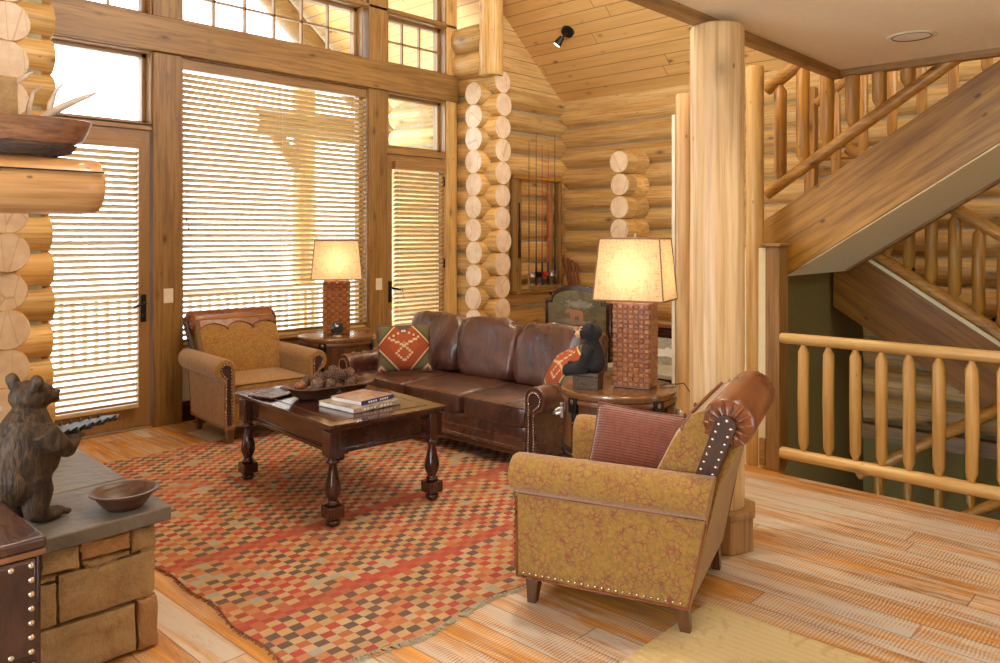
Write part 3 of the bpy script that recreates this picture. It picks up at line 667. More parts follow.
# burl bowl with antlers
t=thing('burl_bowl','rough edged burl wood bowl on the end of the mantel log','bowl',(1.12,4.0,1.917))
vs=[];n=28;prof=[(.02,.0),(.45,.0),(.74,.03),(.93,.075),(1.03,.135),(1.05,.160),(.98,.165),(.88,.15),(.7,.09),(.3,.05),(.02,.045)]
for k,(r,z) in enumerate(prof):
    for j in range(n):
        a=2*PI*j/n; w=1+.06*noise.noise(Vector((math.cos(a)*2,math.sin(a)*2,k*.4))); x=.27*r*w*math.cos(a); x*=1.0 if x>0 else 1.05
        vs.append((x+(.02 if k>2 else -.03),.125*r*w*math.sin(a),z*(1+(.05*math.cos(a)))))
fs=[(i*n+j,i*n+(j+1)%n,(i+1)*n+(j+1)%n,(i+1)*n+j) for i in range(len(prof)-1) for j in range(n)]+[tuple(range(n))[::-1],tuple(range((len(prof)-1)*n,len(prof)*n))]
MB().add(vs,fs).build('body','burl',t,sharp=60)
vs=[];n=40
for k,(r,z) in enumerate([(.6,-.004),(.84,.012),(.96,.04),(.93,.055)]):
    for j in range(n):
        a=2*PI*j/n; w=1+.12*noise.noise(Vector((math.cos(a)*5,math.sin(a)*5,k*.9))); vs.append((.25*r*w*math.cos(a)-.01,.121*r*w*math.sin(a),z+.012*noise.noise(Vector((j*.9,k,2)))))
fs=[(i*n+j,i*n+(j+1)%n,(i+1)*n+(j+1)%n,(i+1)*n+j) for i in range(3) for j in range(n)]
MB().add(vs,fs).build('bark_rim','bark',t)
def W(px,py,y):   # direction helper for tracing the antler tips at a chosen depth
    u=(px-500)/790; v=(236-py)/790; th=math.atan2(740,790); d=(math.cos(th)+u*math.sin(th), math.sin(th)-u*math.cos(th), v); k=y/d[1]; return Vector((d[0]*k,y,1.55+v*k))
def antler(label,main,tines):
    b=MB(); 
    b.tube(main,[.017,.019,.017,.014,.010,.003][:len(main)],10,0)
    o=b.build('beam','antler',None); o.name='antler'; tag(o,label,'antler')
    for tn in tines: MB().tube(tn,[.013,.012,.008,.002][:len(tn)],8).build('tine','antler',o)
    return o
antler('pale deer antler whose long tine points right over the burl bowl rim',[W(36,124,3.99),W(45,117,3.99),W(60,108,3.98),W(75,101,3.98),W(88,96,3.97),W(98,92,3.97)],[[W(49,117,3.99),W(50,104,4.0),W(56,91,4.0),W(66,80,4.0)]])
antler('deer antler curving up at the left side of the burl bowl',[W(4,124,4.02),W(6,108,4.02),W(10,90,4.02),W(16,82,4.02),W(26,76,4.02),W(33,72,4.02)],[[W(28,122,4.03),W(29,107,4.03),W(33,92,4.03),W(43,86,4.03)]])
# low pale box by the log corner
t=thing('storage_box','low white box on a stool behind the carved bear','box',(1.22,5.42,.0),R(20))
MB().box(-.16,.14,-.12,.12,.40,.50).build('body','white_board',t,bevel=.006); MB().box(-.17,.15,-.13,.13,.50,.54).build('lid','white_board',t,bevel=.008); MB().box(-.15,.13,-.11,.11,.0,.40).build('stand','dark_z',t,bevel=.006)

# ================================================================== CARVED BEAR
def remeshed(b,name,mat,parent,vox=.006,smooth=6,mods=None):
    o=b.build(name,mat,parent,weld=False); r=o.modifiers.new('r','REMESH'); r.mode='VOXEL'; r.voxel_size=vox; r.use_smooth_shade=True
    if smooth: s=o.modifiers.new('s','SMOOTH'); s.iterations=smooth; s.factor=.5
    return o
def V3(*a): return Vector(a)
t=thing('carved_bear','carved wooden standing bear holding out a branch tray on the hearth','bear statue',(.90,3.16,.532),R(22))
t.scale=(1.16,1.12,1.0)
b=MB()   # faces +x
b.tube([(-.01,0,.10),(-.015,0,.16),(-.01,0,.24),(0,0,.31),(.005,0,.36),(.012,0,.40)],[.075,.088,.092,.088,.07,.05],18,sq=.92)
b.ell((-.045,0,.155),(.075,.082,.085)); b.ell((.03,0,.22),(.075,.075,.09)); b.ell((.0,0,.315),(.085,.088,.06)); b.ell((-.1,0,.165),(.026,.022,.026))
for s in (-1,1):
    b.tube([(-.015,s*.045,.17),(.0,s*.052,.11),(-.008,s*.055,.06),(-.002,s*.055,.03)],[.052,.046,.038,.036],14)
    b.ell((.03,s*.056,.024),(.062,.034,.024)); 
    for q in range(4): b.ell((.087,s*.056+(q-1.5)*.013,.016),(.015,.0075,.012))
    b.tube([(.0,s*.078,.33),(.035,s*.095,.275),(.075,s*.085,.245),(.125,s*.05,.262),(.145,s*.035,.27)],[.04,.036,.030,.025,.022],12)
    b.ell((.15,s*.03,.272),(.026,.02,.018))
    for q in range(4): b.ell((.168,s*(.013+q*.011),.268),(.012,.006,.008))
b.ell((.018,0,.445),(.066,.060,.058)); b.ell((.045,0,.435),(.045,.045,.042)); b.tube([(.05,0,.438),(.085,0,.432),(.102,0,.432)],[.038,.029,.023],12); b.ell((.095,0,.416),(.022,.018,.014))
for s in (-1,1): b.tube([(.0,s*.045,.475),(-.004,s*.055,.502)],[.021,.019],10); b.ell((-.005,s*.055,.503),(.015,.026,.025)); b.ell((.05,s*.03,.468),(.02,.014,.012))
bear=remeshed(b,'body','carved_fur',t,.005,3)
MB().ell((.108,0,.442),(.010,.012,.009)).build('nose','black_metal',t)
for s in (-1,1): MB().ell((.067,s*.029,.459),(.006,.006,.006)).build('eye','black_metal',t)
b=MB(); pl=[(.06,-.045)]
for i in range(9): pl.append((.08+i*.029,-.062+.004*i+(.012 if i%2 else -.006)))
pl.append((.355,0))
for i in range(8,-1,-1): pl.append((.08+i*.029,.062-.004*i-(.012 if i%2 else -.006)))
pl.append((.06,.045))
b.prism(pl,.284,.297,'z'); 
for i in range(7): b.tube([(.09+i*.034,-.052+.004*i,.29),(.10+i*.034,-.066+.004*i,.308)],[.009,.004],6); b.tube([(.09+i*.034,.052-.004*i,.29),(.10+i*.034,.066-.004*i,.308)],[.009,.004],6)
b.build('branch_tray','black_metal',t,bevel=.002)
# plinth rock under feet
# woven bowl
t=thing('wooden_bowl','small dark turned wooden bowl near the corner of the hearth slab','bowl',(1.20,3.055,.532))
MB().lathe([(.045,.0),(.055,.0),(.075,.02),(.092,.045),(.10,.056),(.112,.062),(.113,.068),(.10,.068),(.09,.056),(.07,.03),(.045,.015),(.005,.012)],n=36,sx=1.08,sy=1.0).build('body','bowl_wood',t,sharp=60)
# leather chest in the foreground
t=thing('leather_chest','dark leather covered chest studded with nails at the lower left','chest',(.43,2.63,0))
MB().box(-.30,.30,-.21,.21,.0,.70).build('body','trunk_leather',t,bevel=.012)
MB().box(-.31,.31,-.22,.22,.685,.722).build('lid','trunk_leather',t,bevel=.01)
for z0,z1 in ((.40,.67),(.12,.385)):
    d=MB().box(-.285,.285,-.226,-.205,z0,z1).build('drawer','trunk_leather',t,bevel=.01)
    nl=MB().ell((0,0,0),(.008,.005,.008),0,10,6).build('nail_head','nail',d)
    P_=[(-.268+i*.536/11,zz) for i in range(12) for zz in (z0+.018,z1-.018)]+[(xx,z0+.018+(z1-z0-.036)*i/6) for i in range(1,6) for xx in (-.268,.268)]
    for q,(xx,zz) in enumerate(P_):
        o_=nl if q==0 else nl.copy()
        if q: C.objects.link(o_); o_.parent=d
        o_.location=(xx,-.228,zz)
    MB().ell((0,-.235,(z0+z1)/2),(.016,.016,.016)).build('knob','brass',d)
b=MB(); b.box(-.305,.305,-.222,-.2,.672,.688); b.build('edge_band','drum_leather',t,bevel=.002)

# ================================================================== STAIRS
t=thing('upper_staircase','upper flight of stairs with broad wooden stringer rising right to the loft','staircase')
sl=.64
def yz(y): return 1.283+(2.32-y)*sl
ST=[(2.32,1.278),(.79,yz(.79)),(.79,yz(.79)+.49),(2.517,yz(2.517)+.49),(2.517,1.278)]
b=MB(); b.prism(ST,5.43,5.48,'x'); b.build('stringer','slope_up',t,bevel=.006)
b=MB(); b.prism(ST,6.54,6.58,'x'); b.build('far_stringer','slope_up',t,bevel=.006)
b=MB(); b.prism([(2.325,1.267),(.79,yz(.79)-.013),(.79,yz(.79)+.02),(2.325,1.295)],5.44,6.57,'x'); b.build('soffit','cream_wall',t)
b=MB()
for i in range(5):
    y=2.45-i*.30; z=1.486+.195*(i+1)-.02; b.box(5.48,6.54,y-.31,y+.02,z-.035,z); b.box(5.48,6.54,y-.005,y+.012,z-.195,z-.03)
b.build('treads','stair_x',t)
MB().prism([(2.30,1.262),(.79,yz(.79)-.035),(.79,yz(.79)+.01),(2.30,1.29)],6.50,6.585,'x').build('edge_trim','timber_y',t)
t=thing('stair_landing','stair landing deck behind the short wall','landing')
MB().box(5.19,7.46,2.53,3.0,1.31,1.486).build('deck','stair_x',t); MB().box(5.19,6.68,2.33,2.53,1.267,1.295).build('soffit','cream_wall',t)
t=thing('lower_staircase','darker flight of stairs sloping down right under the loft stairs','staircase')
def y1z(y): return 1.355-(2.208-y)*.66
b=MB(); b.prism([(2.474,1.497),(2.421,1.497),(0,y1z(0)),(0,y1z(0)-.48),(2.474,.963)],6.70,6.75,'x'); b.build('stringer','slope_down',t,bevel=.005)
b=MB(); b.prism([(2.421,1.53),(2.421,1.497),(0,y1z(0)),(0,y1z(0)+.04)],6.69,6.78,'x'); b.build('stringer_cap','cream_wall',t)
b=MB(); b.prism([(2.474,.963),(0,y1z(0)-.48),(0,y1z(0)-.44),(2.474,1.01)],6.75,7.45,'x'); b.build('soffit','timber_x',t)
b=MB()
for i in range(8):
    y=2.35-i*.30; z=1.476-.197*(i+1); b.box(6.76,7.44,y-.30,y+.02,z-.035,z); b.box(6.76,7.44,y-.0,y+.015,z,z+.197)
b.build('treads','stair_x',t)
def baluster(b,x,y,z0,z1,r=.034):
    e=.05; m_=(z0+z1)/2; d=random.uniform(-.006,.006)
    b.tube([(x,y,z0-.02),(x,y,z0+.015),(x,y,z0+e),(x+d,y+d,m_),(x,y,z1-e),(x,y,z1-.015),(x,y,z1+.02)],[r*.45,r*.5,r*.95,r*random.uniform(.96,1.06),r*.98,r*.5,r*.45],9,0,ph=random.random())
def log_railing(label,x,ya,yb,za,zb,h,ys,rr=.042,r2=.036,mats='stair',br=.034,group=None):
    # (ya,za)-(yb,zb) centre line of the bottom rail; h height of the top rail above it
    t=thing('log_railing',label,'railing',(x,ya,0),0,group)
    def zl(y): return za+(zb-za)*(y-ya)/(yb-ya)
    MB().log((0,0,za),(0,yb-ya,zb),r2,0,1,n=12,amp=.12,step=.18).build('bottom_rail',[mats+'_y','end_grain'],t)
    MB().log((0,0,za+h),(0,yb-ya,zb+h),rr,0,1,n=12,amp=.12,step=.18).build('top_rail',[mats+'_y','end_grain'],t)
    for y in ys:
        b=MB(); baluster(b,0,y-ya,zl(y)+r2*.8,zl(y)+h-rr*.8,br); b.build('baluster',mats+'_z',t,sharp=50)
    return t
wood('rail_y',(.56,.34,.10),(.72,.48,.18),1,10,.8,.35,True,(.45,.22,.06),.2,.15); wood('rail_z',(.56,.33,.095),(.72,.47,.17),2,10,.8,.35,True,(.45,.22,.06),.3,.15)
YS=[2.052,1.893,1.73,1.577,1.425,1.266,1.099,.945,.79,.63]
log_railing('log railing along the edge of the stairwell on the main floor',5.05,2.20,.3,.13,.13,.752,YS,.036,.04,'rail',.035)
log_railing('sloping log railing on the near side of the loft stairs',5.455,2.485,1.013,1.849,1.849+1.472*.655,.747,[2.384,2.218,2.058,1.888,1.717,1.546,1.376,1.205],.044,.042,'stair',.047)
log_railing('sloping log railing on the far side of the loft stairs',6.56,2.56,.96,1.881,1.881+1.6*.655,.768,[2.40,2.186,1.973,1.76,1.546,1.333,1.12],.038,.036,'stair',.038)
log_railing('log railing sloping down right beside the darker stairs',6.73,2.368,.32,1.55,1.55-2.048*.66,.725,[2.218,2.058,1.898,1.738,1.578,1.418,1.258,1.098],.048,.048,'stair',.046)
log_railing('log handrail in the stairwell below floor level',6.60,2.24,.213,-1.04,-1.04+2.027*.69,.672,[2.08,1.866,1.653,1.44,1.226,1.013,.8],.043,.037,'stair',.036)
t=thing('log_newel_post','round log newel post at the foot of the loft stair railing','post',(5.10,2.405,0)); MB().log((0,0,0),(0,0,2.70),.060,0,1,n=14,amp=.05).build('shaft',['rail_z','end_grain'],t)
b=MB(); b.box(5.03,5.175,2.205,2.30,-.0,1.48,0); o=b.build('stair_wall_post','door_z',bevel=.005); tag(o,'square wooden end post of the short wall under the loft stairs','post')
MB().box(5.015,5.19,2.19,2.335,1.48,1.50).build('cap','door_x',o,bevel=.004)
b=MB(); b.box(5.06,5.17,2.301,2.99,0,1.47,0); struct(b.build('wall_stair','cream_wall'))
b=MB(); b.box(5.035,5.06,2.305,2.345,.02,.2,0); struct(b.build('baseboard_stair','door_y'))
t=thing('log_post','slim peeled log post standing just left of the thick column','post',(5.06,2.93,0)); MB().log((0,0,0),(0,0,2.57),.052,0,1,n=14,amp=.06).build('shaft',['pale_z','end_grain'],t)
b=MB(); b.box(5.04,5.07,2.985,3.012,0,2.43); struct(b.build('trim_16','white_plastic'))
tag(MB().box(6.60,6.69,2.59,2.68,1.486,2.80).build('stair_post','stair_z',bevel=.006),'square wooden post on the stair landing behind the loft stair balusters','post')
t=thing('log_railing','level log railing across the back of the stair landing','railing',(7.38,2.75,0)); MB().log((0,.25,2.28),(0,-.7,2.28),.035,0,1).build('top_rail',['stair_y','end_grain'],t)
for y in (.15,-.05,-.25,-.5): bb=MB(); baluster(bb,0,y,1.53,2.22,.028); bb.build('baluster','stair_z',t)
MB().log((0,.25,1.54),(0,-.7,1.54),.03,0,1).build('bottom_rail',['stair_y','end_grain'],t)
# ceiling lights
def can(label,x,y):
    t=thing('recessed_light',label,'ceiling light',(x,y,2.66))
    MB().lathe([(.125,-.003),(.125,.0),(.1,.0),(.1,-.006),(.12,-.006)],n=36,ring=True).build('trim_ring','white_plastic',t); MB().lathe([(.102,-.005),(.1,-.002),(.096,-.003),(.096,-.007),(.1,-.008)],n=36,ring=True).build('gasket','black_metal',t)
    MB().lathe([(.096,-.005),(.096,-.001),(.001,-.001),(.001,-.007),(.05,-.008)],n=24).build('lens','can_reflector',t)
can('round recessed light in the loft ceiling above the stair railing',4.76,1.33)
def rz(x): return ZE+(7.5-x)*S_
t=thing('spotlight','small black spotlight fixed to the sloping plank ceiling','spotlight',(6.02,4.95,rz(6.02)))
# placed on the slope where its sight line meets the boards
u=(568-500)/790; v=(236-31)/790; th=math.atan2(740,790); d=Vector((math.cos(th)+u*math.sin(th), math.sin(th)-u*math.cos(th), v)); k=(ZE+7.5*S_-1.55)/(d.z+S_*d.x); p=d*k; p.z+=1.55; t.location=p
nrm=Vector((-S_,0,-1)).normalized()
b=MB(); b.tube([(0,0,0),nrm*.03],[.075,.07],20); b.build('canopy','black_metal',t)
MB().tube([nrm*.03,nrm*.07+V3(-.02,.03,-.03)],.012,8).build('arm','black_metal',t)
h0=nrm*.07+V3(-.02,.03,-.02); h1=h0+V3(-.03,.05,-.08)
MB().tube([h0,h0.lerp(h1,.5),h1],[.03,.04,.045],16).build('head','black_metal',t); MB().tube([h1,h1+(h1-h0).normalized()*.004],.035,16).build('lens','lit_lens',t)
SPOT=p.copy()
# ================================================================== RUGS
def rug_mesh(x0,x1,y0,y1,th,edge,sub=40,seed=0,ripple=.004):
    b=MB(); n=sub; vs=[];fs=[]
    for i in range(n+1):
        for j in range(n+1):
            u=i/n; v=j/n; x=x0+(x1-x0)*u; y=y0+(y1-y0)*v
            if j==0: y+=edge*noise.noise(Vector((x*3,seed,0)))
            if i==0: x+=edge*noise.noise(Vector((seed,y*3,0)))
            z=th+ripple*max(0,noise.noise(Vector((x*2.5+seed,y*5,0))))
            vs.append((x,y,z))
    m_=len(vs)
    for i in range(n):
        for j in range(n): fs.append((i*(n+1)+j,(i+1)*(n+1)+j,(i+1)*(n+1)+j+1,i*(n+1)+j+1))
    bd=[i*(n+1) for i in range(n+1)]+[n*(n+1)+j for j in range(1,n+1)]+[i*(n+1)+n for i in range(n-1,-1,-1)]+[j for j in range(n-1,0,-1)]
    for q in bd: vs.append((vs[q][0],vs[q][1],.0005))
    k=len(bd)
    for i in range(k): fs.append((bd[i],bd[(i+1)%k],m_+(i+1)%k,m_+i))
    fs.append(tuple(m_+i for i in range(k)))
    b.add(vs,fs); return b
t=thing('checked_rug','large red and tan checked woven rug under the coffee table','rug',(0,0,0))
b=rug_mesh(0,2.75,0,3.30,.007,.05,60,1,.012); rg=b.build('weave','rug_weave',t,sharp=60)
f=MB(); rs=random.Random(5)
for i in range(520):
    x=2.74*i/520; y=.0+.05*noise.noise(Vector((x*3,1,0))); a=rs.uniform(-.5,.5); L=rs.uniform(.015,.035); f.tube([(x,y+.004,.007),(x+a*L,y-L*.6,.006),(x+a*L*1.4,y-L,.003)],[.0022,.002,.0012],4)
fr=f.build('fringe','chinking',t,weld=False); fr['kind']='stuff'
f=MB()
for i in range(300):
    y=3.29*i/300; x=.05*noise.noise(Vector((1,y*3,0))); L=rs.uniform(.006,.02); f.tube([(x+.004,y,.007),(x-L,y+rs.uniform(-.01,.01),.003)],[.003,.0015],4)
fr=f.build('side_fringe','tan_leather',t,weld=False); fr['kind']='stuff'
t.location=(1.56,2.34,0); t.rotation_euler=(0,0,R(-1.5))
t=thing('cream_rug','cream coloured rug corner on the floor in front of the near armchair','rug',(2.35,-.95,0),R(0))
b=MB(); b.M=Matrix.Identity(4); b=rug_mesh(-.9,.66,0,2.58,.014,.0,30,4,.004); b.build('pile','rug_cream',t,sharp=60)

# ================================================================== ARMCHAIR
def arm_outline(zc,r,z0,tin=.05,tout=.03,grow=0.,zlo=None):
    u0=r-tin; P=[(-tin-grow,z0-grow)]; P+=[(u0+(r+grow)*math.cos(R(a)),zc+(r+grow)*math.sin(R(a))) for a in range(180,-66,-12)]
    P+=[(tout+grow,zc-r*1.12),(tout+grow,z0-grow)]; return P
def rolled_arm(y0,y1,zc,r,z0,side,fabric_m,bulge=.0,seg=10):
    # y0 rear .. y1 front; side -1/+1 mirrors; rounded front
    b=MB(); P=arm_outline(zc,r,z0); n=len(P)
    cx=sum(p[0] for p in P)/n; cz=sum(p[1] for p in P)/n
    secs=[(y0,1.001),(y0+(y1-y0)*.33,1.),(y0+(y1-y0)*.66,1.),(y1-.03,1.),(y1-.012,.985),(y1,.93)]
    vs=[];fs=[]
    for y,s_ in secs:
        for (u,z) in P: vs.append((side*(cx+(u-cx)*s_),y,cz+(z-cz)*(s_ if z>z0+.02 else 1)))
    for i in range(len(secs)-1):
        for j in range(n): fs.append((i*n+j,i*n+(j+1)%n,(i+1)*n+(j+1)%n,(i+1)*n+j))
    fs+=[tuple(range(n)),tuple(range((len(secs)-1)*n,len(secs)*n))]
    b.add(vs,fs); return b
def keyhole(zc,r,z0,side,y,th=.012,ri=.6):
    # scroll shaped facing panel with a row of nails round it
    u0=r-.05; rr=r*ri; w=.026
    P=[(-.036+.01,z0)]+[(u0-.004+rr*math.cos(R(a)),zc+rr*math.sin(R(a))) for a in range(200,-50,-12)]+[(.022,zc-r*.95),(.022,z0)]
    P=[(side*a,b_) for a,b_ in P]; return P
def panel_with_nails(P,y,th,parent,mat,nail_r=.006,gap=.024,inset=.84,close=False):
    o=MB().prism(P,y,y+th,'y').build('arm_facing',mat,parent,bevel=.003)
    cx=sum(p[0] for p in P)/len(P)
    pts=[]
    # walk the outline except the bottom edge
    Q=[Vector(p) for p in P]; L=0
    C0=Vector((cx,Q[len(Q)//2].y))
    acc=0
    for a,b_ in zip(Q[:-1],Q[1:]):
        d=(b_-a).length; nrm=Vector((-(b_-a).y,(b_-a).x)).normalized()
        k=acc
        while k<d:
            p=a.lerp(b_,k/d); m_=p+nrm*.008
            m2=p-nrm*.008
            # choose the side inside the polygon: towards the medial line
            med=Vector((cx,min(max(p.y,P[0][1]),C0.y)))
            pts.append(m_ if (m_-med).length<(m2-med).length else m2); k+=gap
        acc=k-d
    nb=MB()
    for p in pts: nb.ell((p.x,y+th,p.y),(nail_r,nail_r*.7,nail_r),0,8,6)
    nb.build('nailhead_trim','nail',o,weld=False); return o
def make_armchair(label):
    t=thing('armchair',label,'armchair')
    ZC,RR,Z0=.562,.080,.12
    b=MB(); b.rbox((0,-.01,.215),(.70,.70,.19),12,6); b.build('seat_base','gold_fabric',t)
    MB().tube([(-.325,.335,.125),(.325,.335,.125)],.006,6).build('welt','trim_leather',t)
    b=MB(); b.rbox((0,.03,.375),(.645,.66,.155),9,12,crown=.12); cu=b.build('seat_cushion','gold_fabric',t)
    w=MB(); w.tube([(-.312,.352,.435),(0,.357,.437),(.312,.352,.435)],.005,6); w.build('welt','trim_leather',cu)
    for s in (-1,1):
        b=rolled_arm(-.36,.365,ZC,RR,Z0,s,None); b.v=[Vector((v.x+s*.36,v.y-(.19*(v.z-.12) if v.y<-.355 else 0),v.z)) for v in b.v]; a=b.build('arm','gold_fabric',t,sharp=50)
        P=[(x+s*.36,z) for x,z in keyhole(ZC,RR,Z0+.03,s,.36)]
        panel_with_nails(P,.362,.01,a,'trim_leather')
        w=MB(); w.tube([(s*.392,.36,Z0+.004),(s*.393,0,Z0+.004),(s*.392,-.355,Z0+.004)],.006,6); w.tube([(s*.392,-.359,Z0+.004),(s*.392,-.425,.46)],.005,6); w.tube([(s*.392,.357,Z0+.004),(s*.392,.360,.46)],.005,6); w.tube([(s*.393,.35,.472),(s*.393,-.42,.472)],.005,6); w.build('welt','tan_leather',a)
        nb=MB()
        for i in range(24): nb.ell((s*.396,-.33+i*.0285,Z0+.022),(.004,.006,.006),0,8,6)
        nb.build('nailhead_trim','nail',a,weld=False)
    # back: reclined, wider at the top
    prof=[(-.15,.34),(-.17,.45),(-.215,.61),(-.285,.75),(-.36,.86),(-.48,.91),(-.575,.84),(-.555,.76),(-.47,.60),(-.41,.36),(-.362,.125),(-.30,.125)]
    b=MB(); vs=[];fs=[];n=len(prof); xs=[-.335,-.33,-.31,-.2,-.07,.07,.2,.31,.33,.335]
    for x in xs:
        e=1.0 if abs(x)<.325 else .97
        for k,(y,z) in enumerate(prof):
            bul=.022*(1-(x/.335)**2) if k in (1,2,3) else 0
            vs.append((x*(1.0+.03*max(0,(z-.5))),-.36+(y+.36+bul)*e,z))
    for i in range(len(xs)-1):
        for j in range(n): fs.append((i*n+j,i*n+(j+1)%n,(i+1)*n+(j+1)%n,(i+1)*n+j))
    fs+=[tuple(range(n)),tuple(range((len(xs)-1)*n,len(xs)*n))]
    bk=b.add(vs,fs).build('backrest','gold_fabric',t,sharp=50)
    bv=bk.modifiers.new('b','BEVEL'); bv.width=.02; bv.segments=3; bv.limit_method='ANGLE'; bv.angle_limit=R(50)
    # leather head roll
    cy,cz,rr=-.500,.838,.099
    b=MB(); L=.372
    b.tube([(-L,cy,cz),(-L+.012,cy,cz),(-L+.05,cy,cz),(-.15,cy,cz),(.15,cy,cz),(L-.05,cy,cz),(L-.012,cy,cz),(L,cy,cz)],[rr*.62,rr*.9,rr,rr*.98,rr*.98,rr,rr*.9,rr*.62],28,0)
    hr=b.build('headrest','tan_leather',t,sharp=60)
    # pleated ends
    for s in (-1,1):
        pb=MB()
        for k in range(14):
            a=2*PI*k/14; pb.tube([(s*(L+.0),cy+rr*.2*math.cos(a),cz+rr*.2*math.sin(a)),(s*(L+.004),cy+rr*.6*math.cos(a),cz+rr*.6*math.sin(a)),(s*(L-.012),cy+rr*.93*math.cos(a),cz+rr*.93*math.sin(a))],[.004,.009,.005],6)
        pb.build('pleats','tan_leather',hr)
    # scalloped leather band down the front of the back
    def frontpt(z,off=.006):
        F=[(-.15,.34),(-.17,.45),(-.215,.61),(-.285,.75),(-.36,.86),(-.39,.9)]
        for (y0,z0),(y1,z1) in zip(F[:-1],F[1:]):
            if z<=z1: return y0+(y1-y0)*(z-z0)/(z1-z0)+off
        return F[-1][0]+off
    b=MB(); n=60; m_=6; vs=[];fs=[]
    for i in range(n+1):
        x=-.335+.67*i/n; lob=abs(math.sin(PI*(x+.335)/.67*1.0*3/1.0))
        zl=.79+.05*lob**.7*(1.0 if abs(x)<.115 else .85)
        for j in range(m_+1):
            z=zl+(.875-zl)*j/m_; bul=.022*(1-(x/.335)**2)*min(1,max(0,(.9-z)/.14)); vs.append((x,frontpt(z,.010 if j>0 else -.006)+bul,z))
    for i in range(n):
        for j in range(m_): fs.append((i*(m_+1)+j,(i+1)*(m_+1)+j,(i+1)*(m_+1)+j+1,i*(m_+1)+j+1))
    o=b.add(vs,fs).build('scalloped_band','tan_leather',hr,sharp=60); so=o.modifiers.new('s','SOLIDIFY'); so.thickness=.012; so.offset=-1
    for x in (-.112,.112): MB().ell((x,frontpt(.80)+.028,.80),(.012,.008,.012)).build('button','tan_leather',hr)
    # nailed strip down each side of the back
    for s in (-1,1):
        P=[]
        a0,a1=Vector((cy+.004,cz)),Vector((-.400,.585)); d=(a1-a0).normalized(); nn=Vector((-d.y,d.x)); w0,w1=.040,.036
        P=[a0+nn*w0*math.cos(R(q))-d*w0*math.sin(R(q)) for q in range(0,181,20)]+[a1-nn*w1,a1+nn*w1]
        x0=s*.354; sp=MB().prism([(p.x,p.y) for p in P],x0,x0+s*.012,'x')
        # the strip starts on the roll's end, so it stands proud of it
        sp.v=[Vector((v.x+s*max(0,(v.z-.585))*.135,v.y,v.z)) for v in sp.v]
        o=sp.build('side_strip','trim_leather',t,bevel=.002)
        nb=MB(); Ln=(a1-a0).length; k=9
        for i in range(k):
            for q in (-1,1):
                p=a0+d*(Ln*.97*i/(k-1))+nn*q*.023*(1 if i or 1 else 0); nb.ell((x0+s*(.0145+max(0,p.y-.585)*.135),p.x,p.y),(.005,.0065,.0065),0,8,6)
        nb.ell((x0+s*(.0145+.037),a0.x-d.x*.024,a0.y-d.y*.024),(.004,.0065,.0065),0,8,6)
        nb.build('nailhead_trim','nail',o,weld=False)
    for sx_,y in ((-1,.30),(1,.30),(-1,-.32),(1,-.32)):
        b=MB(); hx=.031; top=[(sx_*.335+a*hx,y+c*hx,.125) for a,c in ((-1,-1),(1,-1),(1,1),(-1,1))]; bot=[(sx_*.335+a*hx*.62,y+c*hx*.62+(.008 if y>0 else -.02),.0) for a,c in ((-1,-1),(1,-1),(1,1),(-1,1))]
        b.add(bot+top,[(3,2,1,0),(4,5,6,7),(0,1,5,4),(1,2,6,5),(2,3,7,6),(3,0,4,7)]); b.build('foot','drum_wood',t,bevel=.004)
    return t
wood('drum_wood',(.095,.038,.014),(.17,.072,.026),2,12,1.2,.3,False,(.06,.022,.01),.3,.08,coat=.4)
wood('drum_top',(.14,.058,.022),(.24,.11,.042),0,10,1.2,.22,False,(.08,.03,.012),.3,.04,coat=.5)
ac=make_armchair('gold patterned armchair in the right foreground, seen from its side and back')
ac.location=(2.955,2.0,0); ac.rotation_euler=(0,0,R(18))
dup(ac,'gold patterned armchair facing us in front of the large window',(3.27,5.75,.0),R(174)).scale=(.965,.97,1)
def put_pillow(name,label,mat,c,w,h,th,normal_az,tilt,roll=0,seed=0,pinch=.07,extra=None,welt=None):
    b=MB(); b.pillow(w,h,th,0,seed=seed,pinch=pinch); o=b.build(name,mat,None,sharp=80); tag(o,label,'pillow')
    az=R(normal_az); nv=Vector((math.cos(az)*math.cos(R(tilt)),math.sin(az)*math.cos(R(tilt)),math.sin(R(tilt)))); up=Vector((0,0,1)); xv=up.cross(nv).normalized(); yv=nv.cross(xv)
    M=Matrix((xv,yv,nv)).transposed().to_4x4() @ Matrix.Rotation(R(roll),4,'Z'); M.translation=Vector(c); o.matrix_world=M
    if welt:
        pts=[]; 
        for q in range(64):
            a=q/64*4; k=int(a); f_=a-k; u,v=[(-1+2*f_,-1),(1,-1+2*f_),(1-2*f_,1),(-1,1-2*f_)][k]
            pts.append((u*w/2*(1-pinch*(1-v*v)*u*u),v*h/2*(1-pinch*(1-u*u)*v*v),0))
        MB().tube(pts+[pts[0]],.006,6).build('welt',welt,o)
    return o
put_pillow('throw_pillow','rust brown ribbed throw pillow in the near armchair','chenille',(2.985,1.955,.60),.44,.36,.16,198,24,-4,3,.05,welt='chenille')
pk=put_pillow('throw_pillow','red and green southwestern patterned pillow at the far end of the sofa','kilim',(4.17,4.98,.635),.44,.385,.14,231,14,2,1,.06,welt='sofa_leather_smooth')
MB().ell((0,.035,.078),(.012,.012,.006)).build('button','brass',pk)
put_pillow('throw_pillow','southwestern patterned pillow leaning at the near end of the sofa by the plush bear','kilim',(4.24,3.36,.635),.42,.38,.13,150,38,26,2,.06)

